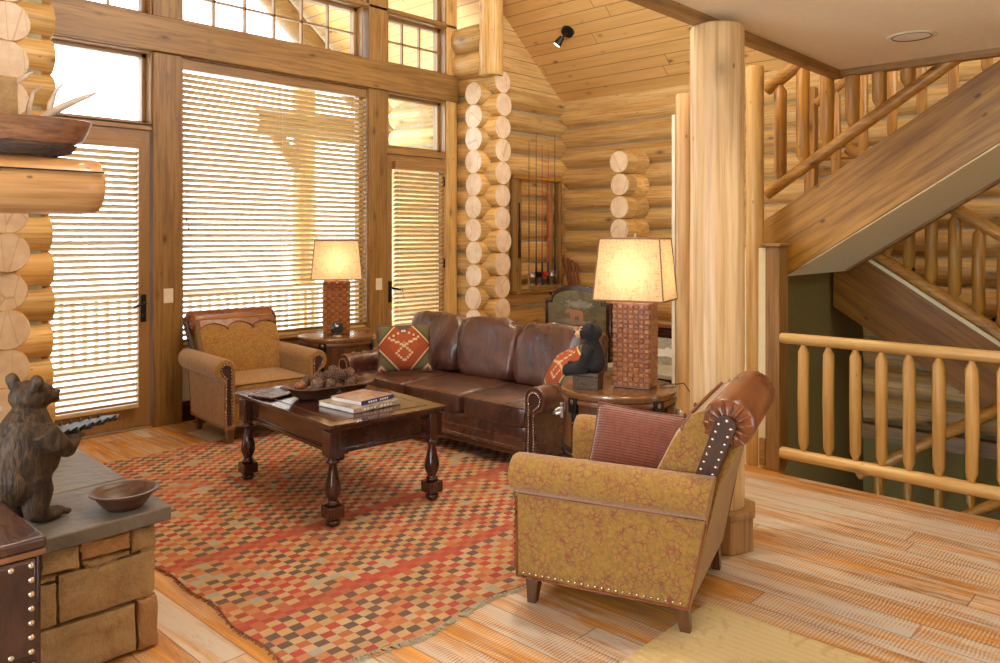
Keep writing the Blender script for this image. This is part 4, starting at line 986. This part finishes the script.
# ================================================================== SOFA (faces -X)
def make_sofa():
    t=thing('leather_sofa','dark brown leather sofa with three cushions and nail trimmed rolled arms','sofa',(4.36,4.35,0),R(90))
    # local: x along the length (-> +Y), y front = +y -> world -X
    ZC,RR,Z0=.49,.088,.09; HL=1.0
    MB().rbox((0,.02,.245),(1.90,.90,.10),9,8).build('front_rail','sofa_leather_smooth',t)
    MB().rbox((0,.015,.175),(1.92,.90,.11),14,8).build('base','sofa_leather_smooth',t)
    b=MB(); b.box(-.99,.99,-.40,.455,.085,.13); b.build('plinth','dark_x',t,bevel=.006)
    b=MB(); b.tube([(-.97,.468,.208),(.97,.468,.208)],.009,8); b.tube([(-.99,.462,.135),(.99,.462,.135)],.008,8); b.build('welt','sofa_leather_smooth',t)
    nb=MB()
    for i in range(90): nb.ell((-.97+i*1.94/89,.466,.15),(.005,.004,.005),0,6,5)
    nb.build('nailhead_trim','nail',t,weld=False)
    for s in (-1,1):
        b=rolled_arm(-.42,.49,ZC,RR,Z0,s,None); b.v=[Vector((v.x+s*HL,v.y,v.z)) for v in b.v]; a=b.build('arm','sofa_leather_smooth',t,sharp=50)
        P=[(x+s*HL,z) for x,z in keyhole(ZC,RR,Z0+.03,s,.49,ri=.66)]
        panel_with_nails(P,.488,.014,a,'trim_leather',.006,.018)
        w=MB(); Q=[(s*HL+s*u,.489,z) for u,z in arm_outline(ZC,RR*.9,Z0+.02,tin=.043,tout=.03)]; w.tube(Q,.006,6); w.build('welt','sofa_leather_smooth',a)
    for i in range(3):
        x=(i-1)*.625
        b=MB(); b.rbox((x,.10,.352),(.635,.76,.165),8,16,crown=.2,wr=.012,seed=i*7.3); cu=b.build('seat_cushion','sofa_leather',t,sharp=80)
        w=MB(); z=.412
        w.tube([(x-.285,.465,z),(x-.15,.478,z+.004),(x,.482,z+.006),(x+.15,.478,z+.004),(x+.285,.465,z)],.006,6); w.build('welt','sofa_leather_smooth',cu)
        b=MB(); rot=Matrix.Rotation(R(-16),3,'X')
        b.rbox((x,-.20,.648),(.615,.24,.49),5.2,18,wr=.028,seed=i*3.1+1,rot=Matrix.Rotation(R(15),3,'X')); b.build('back_cushion','sofa_leather',t,sharp=80)
    b=MB(); b.prism([(-.28,.2),(-.34,.84),(-.36,.87),(-.42,.87),(-.45,.84),(-.44,.1),(-.28,.1)],-.99,.99,'x'); b.v=[Vector((v.x*.96,v.y,v.z*.96)) for v in b.v]; b.build('backrest','sofa_leather_smooth',t,bevel=.02)
    for x,y in ((-.98,.42),(.98,.42),(-.98,-.38),(.98,-.38)): MB().lathe([(.022,.0),(.03,.02),(.036,.05),(.028,.07),(.035,.09)],(x,y,0),16).build('foot','dark_z',t)
    return t
make_sofa()

# ================================================================== COFFEE TABLE
t=thing('coffee_table','dark mahogany coffee table with turned baluster legs on the checked rug','table',(2.84,4.03,.009),R(-5.6))
t.scale=(1.03,1.03,1.065)
b=MB(); HX,HY=.375,.592
b.box(-HX,HX,-HY,HY,.500,.516); b.box(-HX+.012,HX-.012,-HY+.012,HY-.012,.486,.501); b.box(-HX+.03,HX-.03,-HY+.03,HY-.03,.474,.488)
b.build('top','dark_y',t,bevel=.004)
b=MB(); b.box(-HX+.085,HX-.085,-HY+.085,HY-.085,.5155,.5175); b.build('top_panel','dark_x',t,bevel=.001)
b=MB(); q=HX-.085; w_=HY-.085
for s in (-1,1): b.box(s*q-.003,s*q+.003,-w_,w_,.5165,.5182); b.box(-q,q,s*w_-.003,s*w_+.003,.5165,.5182)
b.build('inlay','drum_wood',t)
b=MB(); 
for s in (-1,1):
    b.box(s*(.30)-.011,s*(.30)+.011,-.49,.49,.36,.475); b.box(-.28,.28,s*(.505)-.011,s*.505+.011,.36,.475)
    b.box(s*(.305)-.016,s*(.305)+.016,-.49,.49,.352,.372); b.box(-.28,.28,s*(.512)-.016,s*.512+.016,.352,.372)
    b.box(s*(.303)-.014,s*(.303)+.014,-.49,.49,.375,.384)
b.build('apron','dark_y',t,bevel=.003)
lp=[(.030,.0),(.036,.006),(.040,.016),(.036,.028),(.026,.034),(.024,.042)]
vp=[(.026,.100),(.032,.104),(.036,.112),(.030,.120),(.024,.126),(.030,.140),(.040,.162),(.044,.185),(.041,.208),(.031,.245),(.023,.285),(.021,.305),(.026,.310),(.034,.316),(.036,.326),(.030,.332),(.026,.336),(.034,.342),(.036,.350)]
for sx_ in (-1,1):
    for sy_ in (-1,1):
        b=MB(); c=(sx_*.317,sy_*.5215); b.tone=random.random()
        b.lathe(lp,(c[0],c[1],0),20); b.box(c[0]-.045,c[0]+.045,c[1]-.045,c[1]+.045,.040,.100); b.lathe(vp,(c[0],c[1],0),20); b.box(c[0]-.041,c[0]+.041,c[1]-.041,c[1]+.041,.348,.476)
        b.build('leg','dark_z',t,bevel=.003)
ZT=.562
t=thing('dough_bowl','long carved wooden dough bowl heaped with pine cones on the coffee table','bowl',(2.85,4.12,ZT),R(-9.7))
vs=[];oc=[(1,.38),(.86,.8),(.62,1),(-.62,1),(-.86,.8),(-1,.38),(-1,-.38),(-.86,-.8),(-.62,-1),(.62,-1),(.86,-.8),(1,-.38)]
lv=[(.19,.07,.0),(.225,.09,.02),(.262,.122,.062),(.285,.142,.070),(.285,.142,.076),(.268,.128,.074),(.235,.105,.06),(.19,.08,.02),(.18,.07,.014)]
for a,c_,z in lv:
    for x,y in oc: vs.append((x*a,y*c_,z+.008*max(0,abs(x)-.8)*5*(z/.07)))
n=12; fs=[(i*n+j,i*n+(j+1)%n,(i+1)*n+(j+1)%n,(i+1)*n+j) for i in range(len(lv)-1) for j in range(n)]+[tuple(range(n))[::-1],tuple(range((len(lv)-1)*n,len(lv)*n))]
b=MB().add(vs,fs); 
b.build('body','bowl_wood',t,sharp=50,bevel=.002)
for s in (-1,1): MB().box(s*.283-.02,s*.283+.02,-.045,.045,.068,.082).build('handle','bowl_wood',t,bevel=.005)
def cone_mesh():
    b=MB(); H_=.075; b.lathe([(.004,0),(.018,.012),(.022,.03),(.016,.055),(.004,.072)],(0,0,-.036),10,0,.1)
    for i in range(62):
        f_=i/62; z=-.034+f_*.068; r=.026*math.sin(PI*min(1,(.18+.82*f_))**.9)+.004; a=i*2.39996; ca,sa=math.cos(a),math.sin(a); w=.0085*(1-.5*f_)
        p=Vector((ca*r*.45,sa*r*.45,z-.004)); q=Vector((ca*(r+.007),sa*(r+.007),z+.005)); tn=Vector((-sa,ca,0))*w; u=Vector((0,0,.0035))
        b.add([p-tn*.6,p+tn*.6,q+tn,q-tn,p-tn*.6+u,p+tn*.6+u,q+tn*.7+u,q-tn*.7+u],[(3,2,1,0),(4,5,6,7),(0,1,5,4),(1,2,6,5),(2,3,7,6),(3,0,4,7)],0,.3+.7*random.random())
    return b
rs=random.Random(11); co_=cone_mesh().build('pine_cone','pine_cone',None,sharp=30); tag(co_,'brown pine cone heaped in the dough bowl','pine cone','pine cones in the dough bowl')
Mb=Matrix.Translation((2.85,4.12,ZT))@Matrix.Rotation(R(-9.7),4,'Z')
spots=[]
for lay,(n_,rx,ry,z) in enumerate(((13,.19,.075,.055),(12,.165,.06,.092),(6,.10,.035,.125),(1,.0,.0,.15))):
    for i in range(n_):
        a=2*PI*i/n_+lay*.4; k_=1 if i%3 else .35
        spots.append((rx*k_*math.cos(a)+(.03 if lay>1 else 0),ry*k_*math.sin(a),z+rs.uniform(-.006,.006)))
for i,sp in enumerate(spots):
    o=co_ if i==0 else co_.copy()
    if i: C.objects.link(o)
    o.location=Mb@Vector(sp); o.rotation_euler=(rs.uniform(-1.6,1.6),rs.uniform(-1.6,1.6),rs.uniform(0,6)); s_=rs.uniform(.8,1.05); o.scale=(s_,s_,s_)
o=MB().ell((0,0,0),(.045,.03,.026),0,20,12,tone=.4).build('wooden_egg','tan_leather',None); tag(o,'smooth brown wooden egg at the left end of the dough bowl','ornament'); o.location=Mb@Vector((-.20,-.03,.083)); o.rotation_euler=(0,0,.3)
o=MB().box(-.16,.16,-.10,.10,0,.012).build('flat_tray','trunk_leather',None,bevel=.004); tag(o,'flat dark tray lying behind the left end of the dough bowl','tray'); o.location=(2.66,4.39,ZT); o.rotation_euler=(0,0,R(15))
def book(label,c,w,d,h,rz_,cover,spine):
    t=thing('book',label,'book',c,rz_)
    MB().box(-w/2+.004,w/2-.006,-d/2+.006,d/2-.006,.003,h-.003).build('pages','paper',t)
    MB().box(-w/2,w/2,-d/2,d/2,0,.003).build('back_cover',cover,t); MB().box(-w/2,w/2,-d/2,d/2,h-.003,h).build('front_cover',cover,t)
    s=MB().box(-w/2,w/2,-d/2-.002,-d/2+.004,0,h).build('spine',spine,t,bevel=.002)
    x=-w*.3
    b=MB()
    for k in range(9):
        if k==4: continue
        ww=w*.045; b.box(x+k*w*.07,x+k*w*.07+ww,-d/2-.0032,-d/2-.0015,h*.3,h*.7)
    b.build('spine_lettering','paper',s)
# spines face the front short edge of the table
book('brown covered picture book, the lower of the two on the coffee table',(2.815,3.765,ZT),.345,.33,.028,R(2),'book_cover_brown','book_cover_brown')
book('blue spined picture book lying on top of the other book on the coffee table',(2.835,3.765,ZT+.028),.265,.255,.026,R(8),'book_cover','book_blue')

# ================================================================== DRUM TABLES
def drum(label,loc,rz_):
    t=thing('drum_table',label,'side table'); r=.335; Z=.66
    b=MB(); n=48
    for i in range(16): 
        a0=2*PI*i/16; 
        vs=[];
        for z in (.04,.35,.61):
            for k in range(4):
                a=a0+(2*PI/16-.008)*k/3; q=r-.012+.006*math.sin(PI*(z-.04)/.57); vs.append((q*math.cos(a),q*math.sin(a),z))
        b.add(vs,[(j*4+k,j*4+k+1,(j+1)*4+k+1,(j+1)*4+k) for j in range(2) for k in range(3)],0)
    b.lathe([(r-.02,.04),(r-.018,.35),(r-.02,.62)],(0,0,0),48,0,.1)
    b.build('body','drum_wood',t,weld=False)
    MB().lathe([(r-.005,.615),(r+.006,.622),(r+.01,.64),(r+.008,.652),(r,.658),(r-.01,.66)],(0,0,0),56,0,.5).build('top','drum_top',t)
    MB().lathe([(r+.002,.590),(r+.004,.594),(r+.004,.612),(r+.002,.616)],(0,0,0),56).build('top_band','drum_leather',t)
    for z in (.07,.255,.30): MB().lathe([(r-.004,z),(r+.004,z+.003),(r+.004,z+.024),(r-.004,z+.027)],(0,0,0),56).build('metal_band','black_metal',t)
    MB().lathe([(r-.03,.0),(r-.0,.004),(r+.004,.04),(r-.02,.05)],(0,0,0),56).build('plinth','dark_x',t)
    for i in range(4):
        a=R(13+90*i); M=Matrix.Rotation(a,4,'Z')
        b=MB(); b.M=M; b.box(r-.006,r+.014,-.034,.034,.535,.625); b.box(r-.006,r+.006,-.015,.015,.05,.54); o=b.build('strap','black_metal',t,bevel=.003)
        b=MB(); b.M=M; b.ell((r+.012,0,.60),(.006,.015,.015),0,10,7); b.ell((r+.008,0,.48),(.004,.006,.006),0,8,6); b.ell((r+.008,0,.3),(.004,.006,.006),0,8,6); b.build('stud','brass',o)
    a=R(225); b=MB(); vs=[]
    for q in (0,1):
        for z in (.40,.575):
            for k in range(9): aa=a-.33+.66*k/8; rr_=r-.012+q*.012; vs.append((rr_*math.cos(aa),rr_*math.sin(aa),z))
    fs=[(k,k+1,9+k+1,9+k) for k in range(8)]+[(18+k,18+k+1,27+k+1,27+k) for k in range(8)]+[(k,k+1,18+k+1,18+k) for k in range(8)]+[(9+k,9+k+1,27+k+1,27+k) for k in range(8)]+[(0,9,27,18),(8,17,35,26)]
    d=MB().add(vs,fs).build('drawer','drum_wood',t); MB().ell(((r+.012)*math.cos(a),(r+.012)*math.sin(a),.49),(.018,.018,.018)).build('knob','brass',d)
    for s in (0,PI):
        aa=s+PI/8+PI/4; M=Matrix.Rotation(aa,4,'Z'); b=MB(); b.M=M
        b.tube([(r,-.055,.51),(r+.03,-.05,.50),(r+.045,0,.49),(r+.03,.05,.50),(r,.055,.51)],.012,10); b.box(r-.006,r+.012,-.075,-.04,.48,.54); b.box(r-.006,r+.012,.04,.075,.48,.54)
        b.build('handle','steel',t,bevel=.002)
    t.location=loc; t.rotation_euler=(0,0,rz_); return t
D1=(4.215,5.975,0); D2=(3.915,2.70,0)
dr=drum('round drum side table with metal straps between the far armchair and the sofa',D1,R(21))
dup(dr,'round drum side table with metal straps behind the near armchair',D2,R(62))

# ================================================================== LAMPS
def lamp(label,loc,rz_,power):
    t=thing('table_lamp',label,'lamp'); W_,D_,H_=.225,.175,.50   # x width, y depth
    b=MB(); b.box(-W_/2+.004,W_/2-.004,-D_/2+.004,D_/2-.004,.004,H_-.004,0,.15)
    nr=17
    for side in range(4):
        w=W_ if side%2==0 else D_; dd=D_ if side%2==0 else W_; n=7 if side%2==0 else 5
        M=Matrix.Rotation(side*PI/2,4,'Z'); b.M=M
        for i in range(n):
            for j in range(nr):
                cx=-w/2+w*(i+.5)/n; cz=.01+(H_-.02)*(j+.5)/nr; hw=w/n/2; hh=(H_-.02)/nr/2; y=-dd/2
                if (i+j)%2: hw*=.98; hh*=.9
                else: hw*=.9; hh*=.98
                bul=.002 if (i+j)%2 else 0
                vs=[(cx-hw,y+.004,cz-hh),(cx+hw,y+.004,cz-hh),(cx+hw,y+.004,cz+hh),(cx-hw,y+.004,cz+hh),(cx-hw*.6,y-bul,cz-hh*.6),(cx+hw*.6,y-bul,cz-hh*.6),(cx+hw*.6,y-bul,cz+hh*.6),(cx-hw*.6,y-bul,cz+hh*.6)]
                b.add(vs,[(4,5,6,7),(0,1,5,4),(1,2,6,5),(2,3,7,6),(3,0,4,7)],0,(.65 if (i+j)%2 else .25)+random.uniform(-.15,.25))
    b.M=Matrix.Identity(4); b.build('base','basket_weave',t,sharp=30,weld=False)
    MB().tube([(0,0,H_-.004),(0,0,H_+.10)],.011,10).build('stem','brass',t)
    z0,z1=H_+.015,H_+.375; wb,db,wt,dt=.42,.31,.36,.25
    def ring(z,s=0): f_=(z-z0)/(z1-z0); w=wb+(wt-wb)*f_-s; d=db+(dt-db)*f_-s; return [(-w/2,-d/2,z),(w/2,-d/2,z),(w/2,d/2,z),(-w/2,d/2,z)]
    b=MB(); vs=ring(z0)+ring(z1); b.add(vs,[(0,1,5,4),(1,2,6,5),(2,3,7,6),(3,0,4,7)])
    sh=b.build('shade','burlap_shade',t,sharp=20)
    b=MB()
    for z in (z0,z1): r_=ring(z); b.tube(r_+[r_[0]],.005,6)
    A,B=ring(z0,-.001),ring(z1,-.001)
    for p,q in zip(A,B): b.tube([p,q],.004,6)
    b.build('shade_trim','shade_trim',sh)
    b=MB(); b.tube([(-.055,0,H_+.08),(-.06,0,H_+.2),(0,0,H_+.385)],.002,6); b.tube([(.055,0,H_+.08),(.06,0,H_+.2),(0,0,H_+.385)],.002,6)
    q=ring(z1); 
    for p in q: b.tube([(0,0,z1-.003),p],.002,5)
    b.build('harp','brass',t)
    MB().lathe([(.004,0),(.008,.006),(.009,.015),(.004,.024),(.001,.027)],(0,0,H_+.378),12).build('finial','steel',t)
    MB().ell((0,0,H_+.15),(.028,.028,.04)).build('bulb','bulb_glow',t)
    t.location=loc; t.rotation_euler=(0,0,rz_)
    return t
m=NT('bulb_glow'); m.b.inputs['Emission Color'].default_value=(1,.72,.40,1); m.b.inputs['Emission Strength'].default_value=LAMP
l2=lamp('near table lamp with woven leather base and burlap shade by the plush bear',(3.965,2.615,.66),R(-74),1)
l1=dup(l2,'far table lamp with woven leather base and burlap shade in front of the window',(4.245,6.02,.66),R(-35))
l1.scale=(1.06,1.06,.97)
b=MB(); cx,cy=3.915,2.70
p0=Vector((4.05,2.50,.667)); b.tube([p0,p0+V3(.05,-.02,.006),p0+V3(.10,-.045,.0),p0+V3(.145,-.075,.004),p0+V3(.175,-.10,-.05),p0+V3(.18,-.11,-.3),p0+V3(.19,-.12,-.655)],.0035,6)
tag(b.build('lamp_cord','cord_black'),'thin black lamp cord trailing off the near drum table','cord')
t=thing('etched_globe','small dark polished stone globe on a metal ring before the far lamp','ornament',(4.115,5.83,.66))
t.scale=(1.15,1.15,1.15)
MB().ell((0,0,.066),(.055,.03,.052),0,24,14).build('stone','stone_globe',t); MB().lathe([(.034,0),(.036,.006),(.03,.012),(.026,.012)],n=20).build('stand','steel',t)
MB().ell((-.02,-.028,.085),(.016,.006,.008)).build('etched_mark','paper',t)

# ================================================================== PLUSH BEAR ON A BOX
t=thing('carved_box','small carved dark wooden box under the plush bear','box',(3.735,2.795,.66),R(106))
wood('box_wood',(.08,.045,.02),(.14,.085,.035),0,20,6,.5,False,(.02,.01,.005),.3,.6)
MB().box(-.08,.075,-.05,.05,.0,.072).build('body','box_wood',t,bevel=.003); MB().box(-.083,.078,-.053,.053,.074,.095).build('lid','box_wood',t,bevel=.003)
b=MB()
for s in (-1,1):
    for i in range(9):
        for j in range(3): b.ell((-.068+i*.0168,s*.05,.014+j*.02),(.0065,.003,.0075),0,8,5)
b.build('carving','box_wood',t,weld=False)
t=thing('plush_bear','black plush bear with a tan muzzle sitting on the carved box','plush toy',(3.735,2.765,.752),R(118))
t.scale=(1.1,1.1,1.1)
b=MB()  # faces +x
b.tube([(-.01,0,.03),(-.005,0,.08),(.0,0,.13),(.002,0,.165)],[.062,.064,.056,.042],18)
b.ell((.0,0,.215),(.058,.054,.052)); b.ell((-.018,0,.05),(.055,.066,.05)); b.tube([(.03,0,.208),(.062,0,.203)],[.034,.026],12)
for s in (-1,1):
    b.ell((-.008,s*.045,.255),(.012,.02,.02))
    b.tube([(.0,s*.052,.145),(.022,s*.07,.10),(.04,s*.068,.05),(.045,s*.06,.025)],[.028,.027,.026,.022],12)
    b.tube([(.02,s*.04,.035),(.075,s*.055,.026),(.12,s*.06,.014)],[.036,.03,.027],12); b.ell((.125,s*.06,.018),(.02,.026,.034))
remeshed(b,'body','black_plush',t,.005,4)
b=MB(); b.ell((.066,0,.203),(.026,.024,.020)); b.ell((.052,0,.228),(.016,.022,.016)); b.build('muzzle','tan_plush',t)
MB().ell((.091,0,.212),(.008,.011,.008)).build('nose','black_metal',t)
for s in (-1,1):
    MB().ell((.146,s*.06,.018),(.004,.02,.026)).build('paw_pad','tan_plush',t); MB().ell((.052,s*.024,.236),(.005,.005,.005)).build('eye','stone_globe',t)

# ================================================================== THINGS AGAINST THE LOG WALLS
YR=5.915
t=thing('fishing_rod_rack','wooden wall rack holding fishing rods on the log wall','rack',(6.92,YR,0))
b=MB(); b.box(-.42,-.27,-.02,.03,.93,2.22); b.build('side_board','timber_z',t,bevel=.005)
MB().box(.385,.43,-.04,.03,.93,2.22).build('side_board','timber_z',t,bevel=.005); MB().box(.23,.30,-.01,.03,.93,2.22).build('rear_batten','door_z',t,bevel=.005)
MB().box(-.43,.44,-.05,.03,2.19,2.235).build('top_rail','stair_x',t,bevel=.005); MB().box(-.43,.45,-.10,.03,.905,.945).build('bottom_shelf','timber_x',t,bevel=.005); MB().box(-.2,.4,-.095,-.07,.945,.985).build('front_lip','timber_x',t,bevel=.004)
for i,(x,zt,cl,l,kind) in enumerate(((-.185,2.62,'black_metal','slim black fishing rod with a steel spinning reel, leftmost in the wall rack',0),(-.06,2.72,'black_metal','dark fishing rod with a black reel, second from left in the wall rack',1),(.045,2.60,'red_paint','red fishing rod with a round red reel, middle of the wall rack',1),(.155,2.58,'red_paint','red fishing rod with a spinning reel, second from right in the wall rack',0),(.275,2.75,'black_metal','long dark fishing rod with steel reel foot, rightmost in the wall rack',2))):
    x+=.0; t=thing('fishing_rod',l,'fishing rod',(6.92+x,YR-.055,.95)); 
    MB().tube([(0,0,.0),(0,0,.16),(0,0,.30)],[.014,.013,.009],10).build('handle','black_metal' if i!=0 else 'door_z',t)
    MB().tube([(0,0,.30),(0,-.0,.9),(0,.0,zt-.95)],[.006,.0045,.0022],8).build('blank',cl,t)
    b=MB()
    for z in (.55,.85,1.1,1.3,1.45): b.tube([(0,-.006,z),(0,-.016,z+.008),(0,-.006,z+.016)],.0025,5)
    b.build('guides','steel',t)
    if kind==0: b=MB(); b.lathe([(.014,-.028),(.034,-.028),(.026,0),(.034,.03),(.014,.03)],(0,-.05,.17),14); b.tube([(0,-.006,.2),(0,-.05,.17)],.005,6); b.tube([(0,-.05,.17),(.045,-.05,.17),(.05,-.05,.14)],.005,6); b.build('reel','steel',t)
    elif kind==1: b=MB(); b.tube([(-.03,-.035,.16),(.03,-.035,.16)],.036,14,tone=.3); b.tube([(.03,-.035,.16),(.05,-.035,.16),(.05,-.06,.18)],.005,6); b.build('reel','red_paint' if i==2 else 'black_metal',t)
    else: MB().tube([(0,-.02,.12),(0,-.02,.2)],.008,8).build('reel_foot','steel',t)
t=thing('rifle','dark slim rifle hung upright on the left board of the rod rack','rifle',(6.60,YR-.03,1.30)); MB().tube([(0,0,.25),(0,0,.62)],.008,8).build('barrel','black_metal',t); MB().prism([(-.012,0),(.014,0),(.018,-.0),(.012,.2),(.01,.34),(-.01,.34),(-.016,.18)],-.008,.008,'y').build('stock','dark_z',t)
tt=random.Random(2)
for i in range(4):
    p0=Vector((7.40,5.80-i*.05,.93)); p1=Vector((7.42,5.90-i*.06,1.32-i*.03)); o=MB().tube([p0,p0.lerp(p1,.5)+V3(.0,.006*(i%2),0),p1],[.016,.015,.013],8).build('twisted_stick','tan_leather'); tag(o,'reddish knotty stick leaning in the corner behind the painted panel','stick','reddish knotty sticks in the corner')
tag(MB().box(7.18,7.46,5.5,5.93,.86,.925).build('corner_shelf','dark_y',bevel=.006),'small dark shelf in the log corner under the leaning sticks','shelf')
# painted arched panel: stands behind the sofa facing -X
def arched(hw,z0,z1,z2,stepw,n=16):
    P=[(-hw,z0),(-hw,z1),(-hw+stepw,z1)]
    for i in range(n+1):
        a=PI-PI*i/n; P.append(((hw-stepw)*math.cos(a)*(.995),z1+(z2-z1)*math.sin(a)**.75 if 0<i<n else z1+.015))
    P+=[(hw-stepw,z1),(hw,z1),(hw,z0)]; return P
t=thing('painted_screen','arched dark wooden panel painted with a moose in a meadow behind the sofa','painted panel',(5.50,4.22,0),R(90))
b=MB(); b.prism(arched(.36,.0,.985,1.125,.07),-.02,.02,'y'); b.build('frame','dark_x',t,bevel=.008)
MB().prism(arched(.315,.25,.955,1.075,.05),.018,.026,'y').build('painting','painted_panel',t)
b=MB(); rs=random.Random(4)
mt=b
def fl(P,mat,name,y=.0275): return MB().prism(P,.026,y,'y').build(name,mat,t)
def blob(cx,cz,rx,rz_,n=22,amp=.25,seed=0): return [(cx+rx*math.cos(2*PI*i/n)*(1+amp*noise.noise(Vector((i*.8,seed,0)))),cz+rz_*math.sin(2*PI*i/n)*(1+amp*noise.noise(Vector((i*.8,seed,5))))) for i in range(n)]
# local x grows toward +Y (left in the picture)
fl(blob(-.05,.955,.12,.035,30,.9,1),'mist_paint','mist'); fl(blob(.02,.80,.22,.022,30,.9,2),'mist_paint','water')
mo=[(.135,.815),(.14,.835),(.12,.86),(.10,.865),(.07,.857),(.0,.855),(-.045,.85),(-.058,.83),(-.055,.79),(-.065,.74),(-.045,.74),(-.035,.79),(-.03,.745),(-.012,.745),(-.015,.80),(.03,.80),(.035,.745),(.052,.745),(.055,.79),(.062,.74),(.082,.74),(.082,.80),(.09,.825),(.11,.83)]
mo=[(x-.02,z+.05) for x,z in mo]; fl(mo,'moose_paint','moose',.029)
fl([(.09,.915),(.12,.94),(.14,.935),(.12,.955),(.08,.95),(.05,.955),(.07,.935)],'mist_paint','antlers',.0285)
t=thing('painted_chest','low blanket chest with a pale painted landscape behind the near lamp','chest',(5.45,3.42,0),R(90))
MB().box(-.38,.38,-.22,.20,.08,.46).build('body','dark_x',t,bevel=.008); MB().box(-.40,.40,-.24,.22,.46,.50).build('lid','painted_lid',t,bevel=.008); 
b=MB(); b.prism([(-.38,.50),(.38,.50),(.38,.70),(.2,.715),(-.2,.715),(-.38,.70)],-.20,-.17,'y'); b.build('painted_back','painted_lid',t); MB().box(-.40,.40,-.235,-.20,.50,.80).build('back_board','dark_x',t,bevel=.005); MB().box(-.41,.41,-.25,-.18,.80,.83).build('top_rail','tan_leather',t,bevel=.006)
fl2=MB().prism(blob(-.0,.60,.2,.035,30,.9,7),-.17,-.165,'y').build('waterfall','paper',t)
for x in (-.34,.34):
    for y in (-.18,.17): MB().lathe([(.02,0),(.032,.03),(.03,.06),(.036,.08)],(x,y,0),14).build('foot','dark_z',t)

# ================================================================== LIGHT + CAMERA
def light(kind,name,loc,power,col,size=.1,rot=None,**k):
    l=bpy.data.lights.new(name,kind); l.energy=power; l.color=col
    if kind in('POINT','SPOT'): l.shadow_soft_size=size
    for a,v in k.items(): setattr(l,a,v)
    o=bpy.data.objects.new(name,l); C.objects.link(o); o.location=loc
    if rot is not None: o.rotation_euler=rot
    return o
def spot(name,loc,tgt,power,deg,col=(1,.88,.70),size=.06,blend=.5):
    o=light('SPOT',name,loc,power,col,size,spot_size=R(deg),spot_blend=blend); o.rotation_euler=(Vector(tgt)-Vector(loc)).to_track_quat('-Z','Y').to_euler(); return o
for L_ in (l2,l1):
    o=light('POINT','lamp_bulb_light',(0,0,.66),LAMPW,(1,.76,.46),.05); o.parent=L_
spot('spotlight_beam',h1+SPOT+(h1-h0).normalized()*.02,(5.2,4.6,1.3),90,85)
spot('ceiling_beam',(4.76,1.33,2.64),(4.5,1.33,0),25,110)
for i,(x,y,p) in enumerate(CEIL_FILL): spot('ceiling_beam',(x,y,2.64),(x,y,0),p,130)  # unseen extra ceiling spots near the camera, added as fill
for i,(x,y,p) in enumerate(VAULT): spot('vault_beam',(x,y,rz(x)-.15 if x>XR else ZE+(x-0)*S_-.2),(x+.05,y-.1,0),p,100,size=.08)  # first spot follows the chair's shadow; other two unseen, added to brighten the floor
for x,y,z,p in PTS: light('POINT','vault_fill_light',(x,y,z),p,(1,.90,.74),.25)  # unseen point light added under the vault to brighten the plank ceiling
w=bpy.data.worlds.new('World'); sc.world=w; w.use_nodes=True; nt=w.node_tree; bg=nt.nodes['Background']
tcw=nt.nodes.new('ShaderNodeTexCoord'); sp_=nt.nodes.new('ShaderNodeSeparateXYZ'); rp=nt.nodes.new('ShaderNodeValToRGB')
nt.links.new(tcw.outputs['Generated'],sp_.inputs[0]); nt.links.new(sp_.outputs[2],rp.inputs[0]); rp.color_ramp.elements[0].color=(.84,.92,1,1); rp.color_ramp.elements[0].position=0.; rp.color_ramp.elements[1].color=(.72,.85,1,1); rp.color_ramp.elements[1].position=.8
nt.links.new(rp.outputs[0],bg.inputs[0]); bg.inputs[1].default_value=WORLD
cam=bpy.data.cameras.new('Camera'); co=bpy.data.objects.new('Camera',cam); C.objects.link(co); sc.camera=co
cam.sensor_width=36; cam.lens=790/1000*36; cam.sensor_fit='HORIZONTAL'
th=math.atan2(740,790); co.location=(0,0,1.55); co.rotation_euler=(R(90),0,th-R(90))
cam.shift_y=-(331.5-236)/1000; cam.clip_end=1000; cam.clip_start=.05
vs_=sc.view_settings; vs_.view_transform='Standard'; vs_.look='None'; vs_.gamma=1; vs_.exposure=EXPO; vs_.use_curve_mapping=False
sc.cycles.use_denoising=True; sc.cycles.max_bounces=10; sc.cycles.diffuse_bounces=5; sc.cycles.transparent_max_bounces=12; sc.cycles.sample_clamp_indirect=8
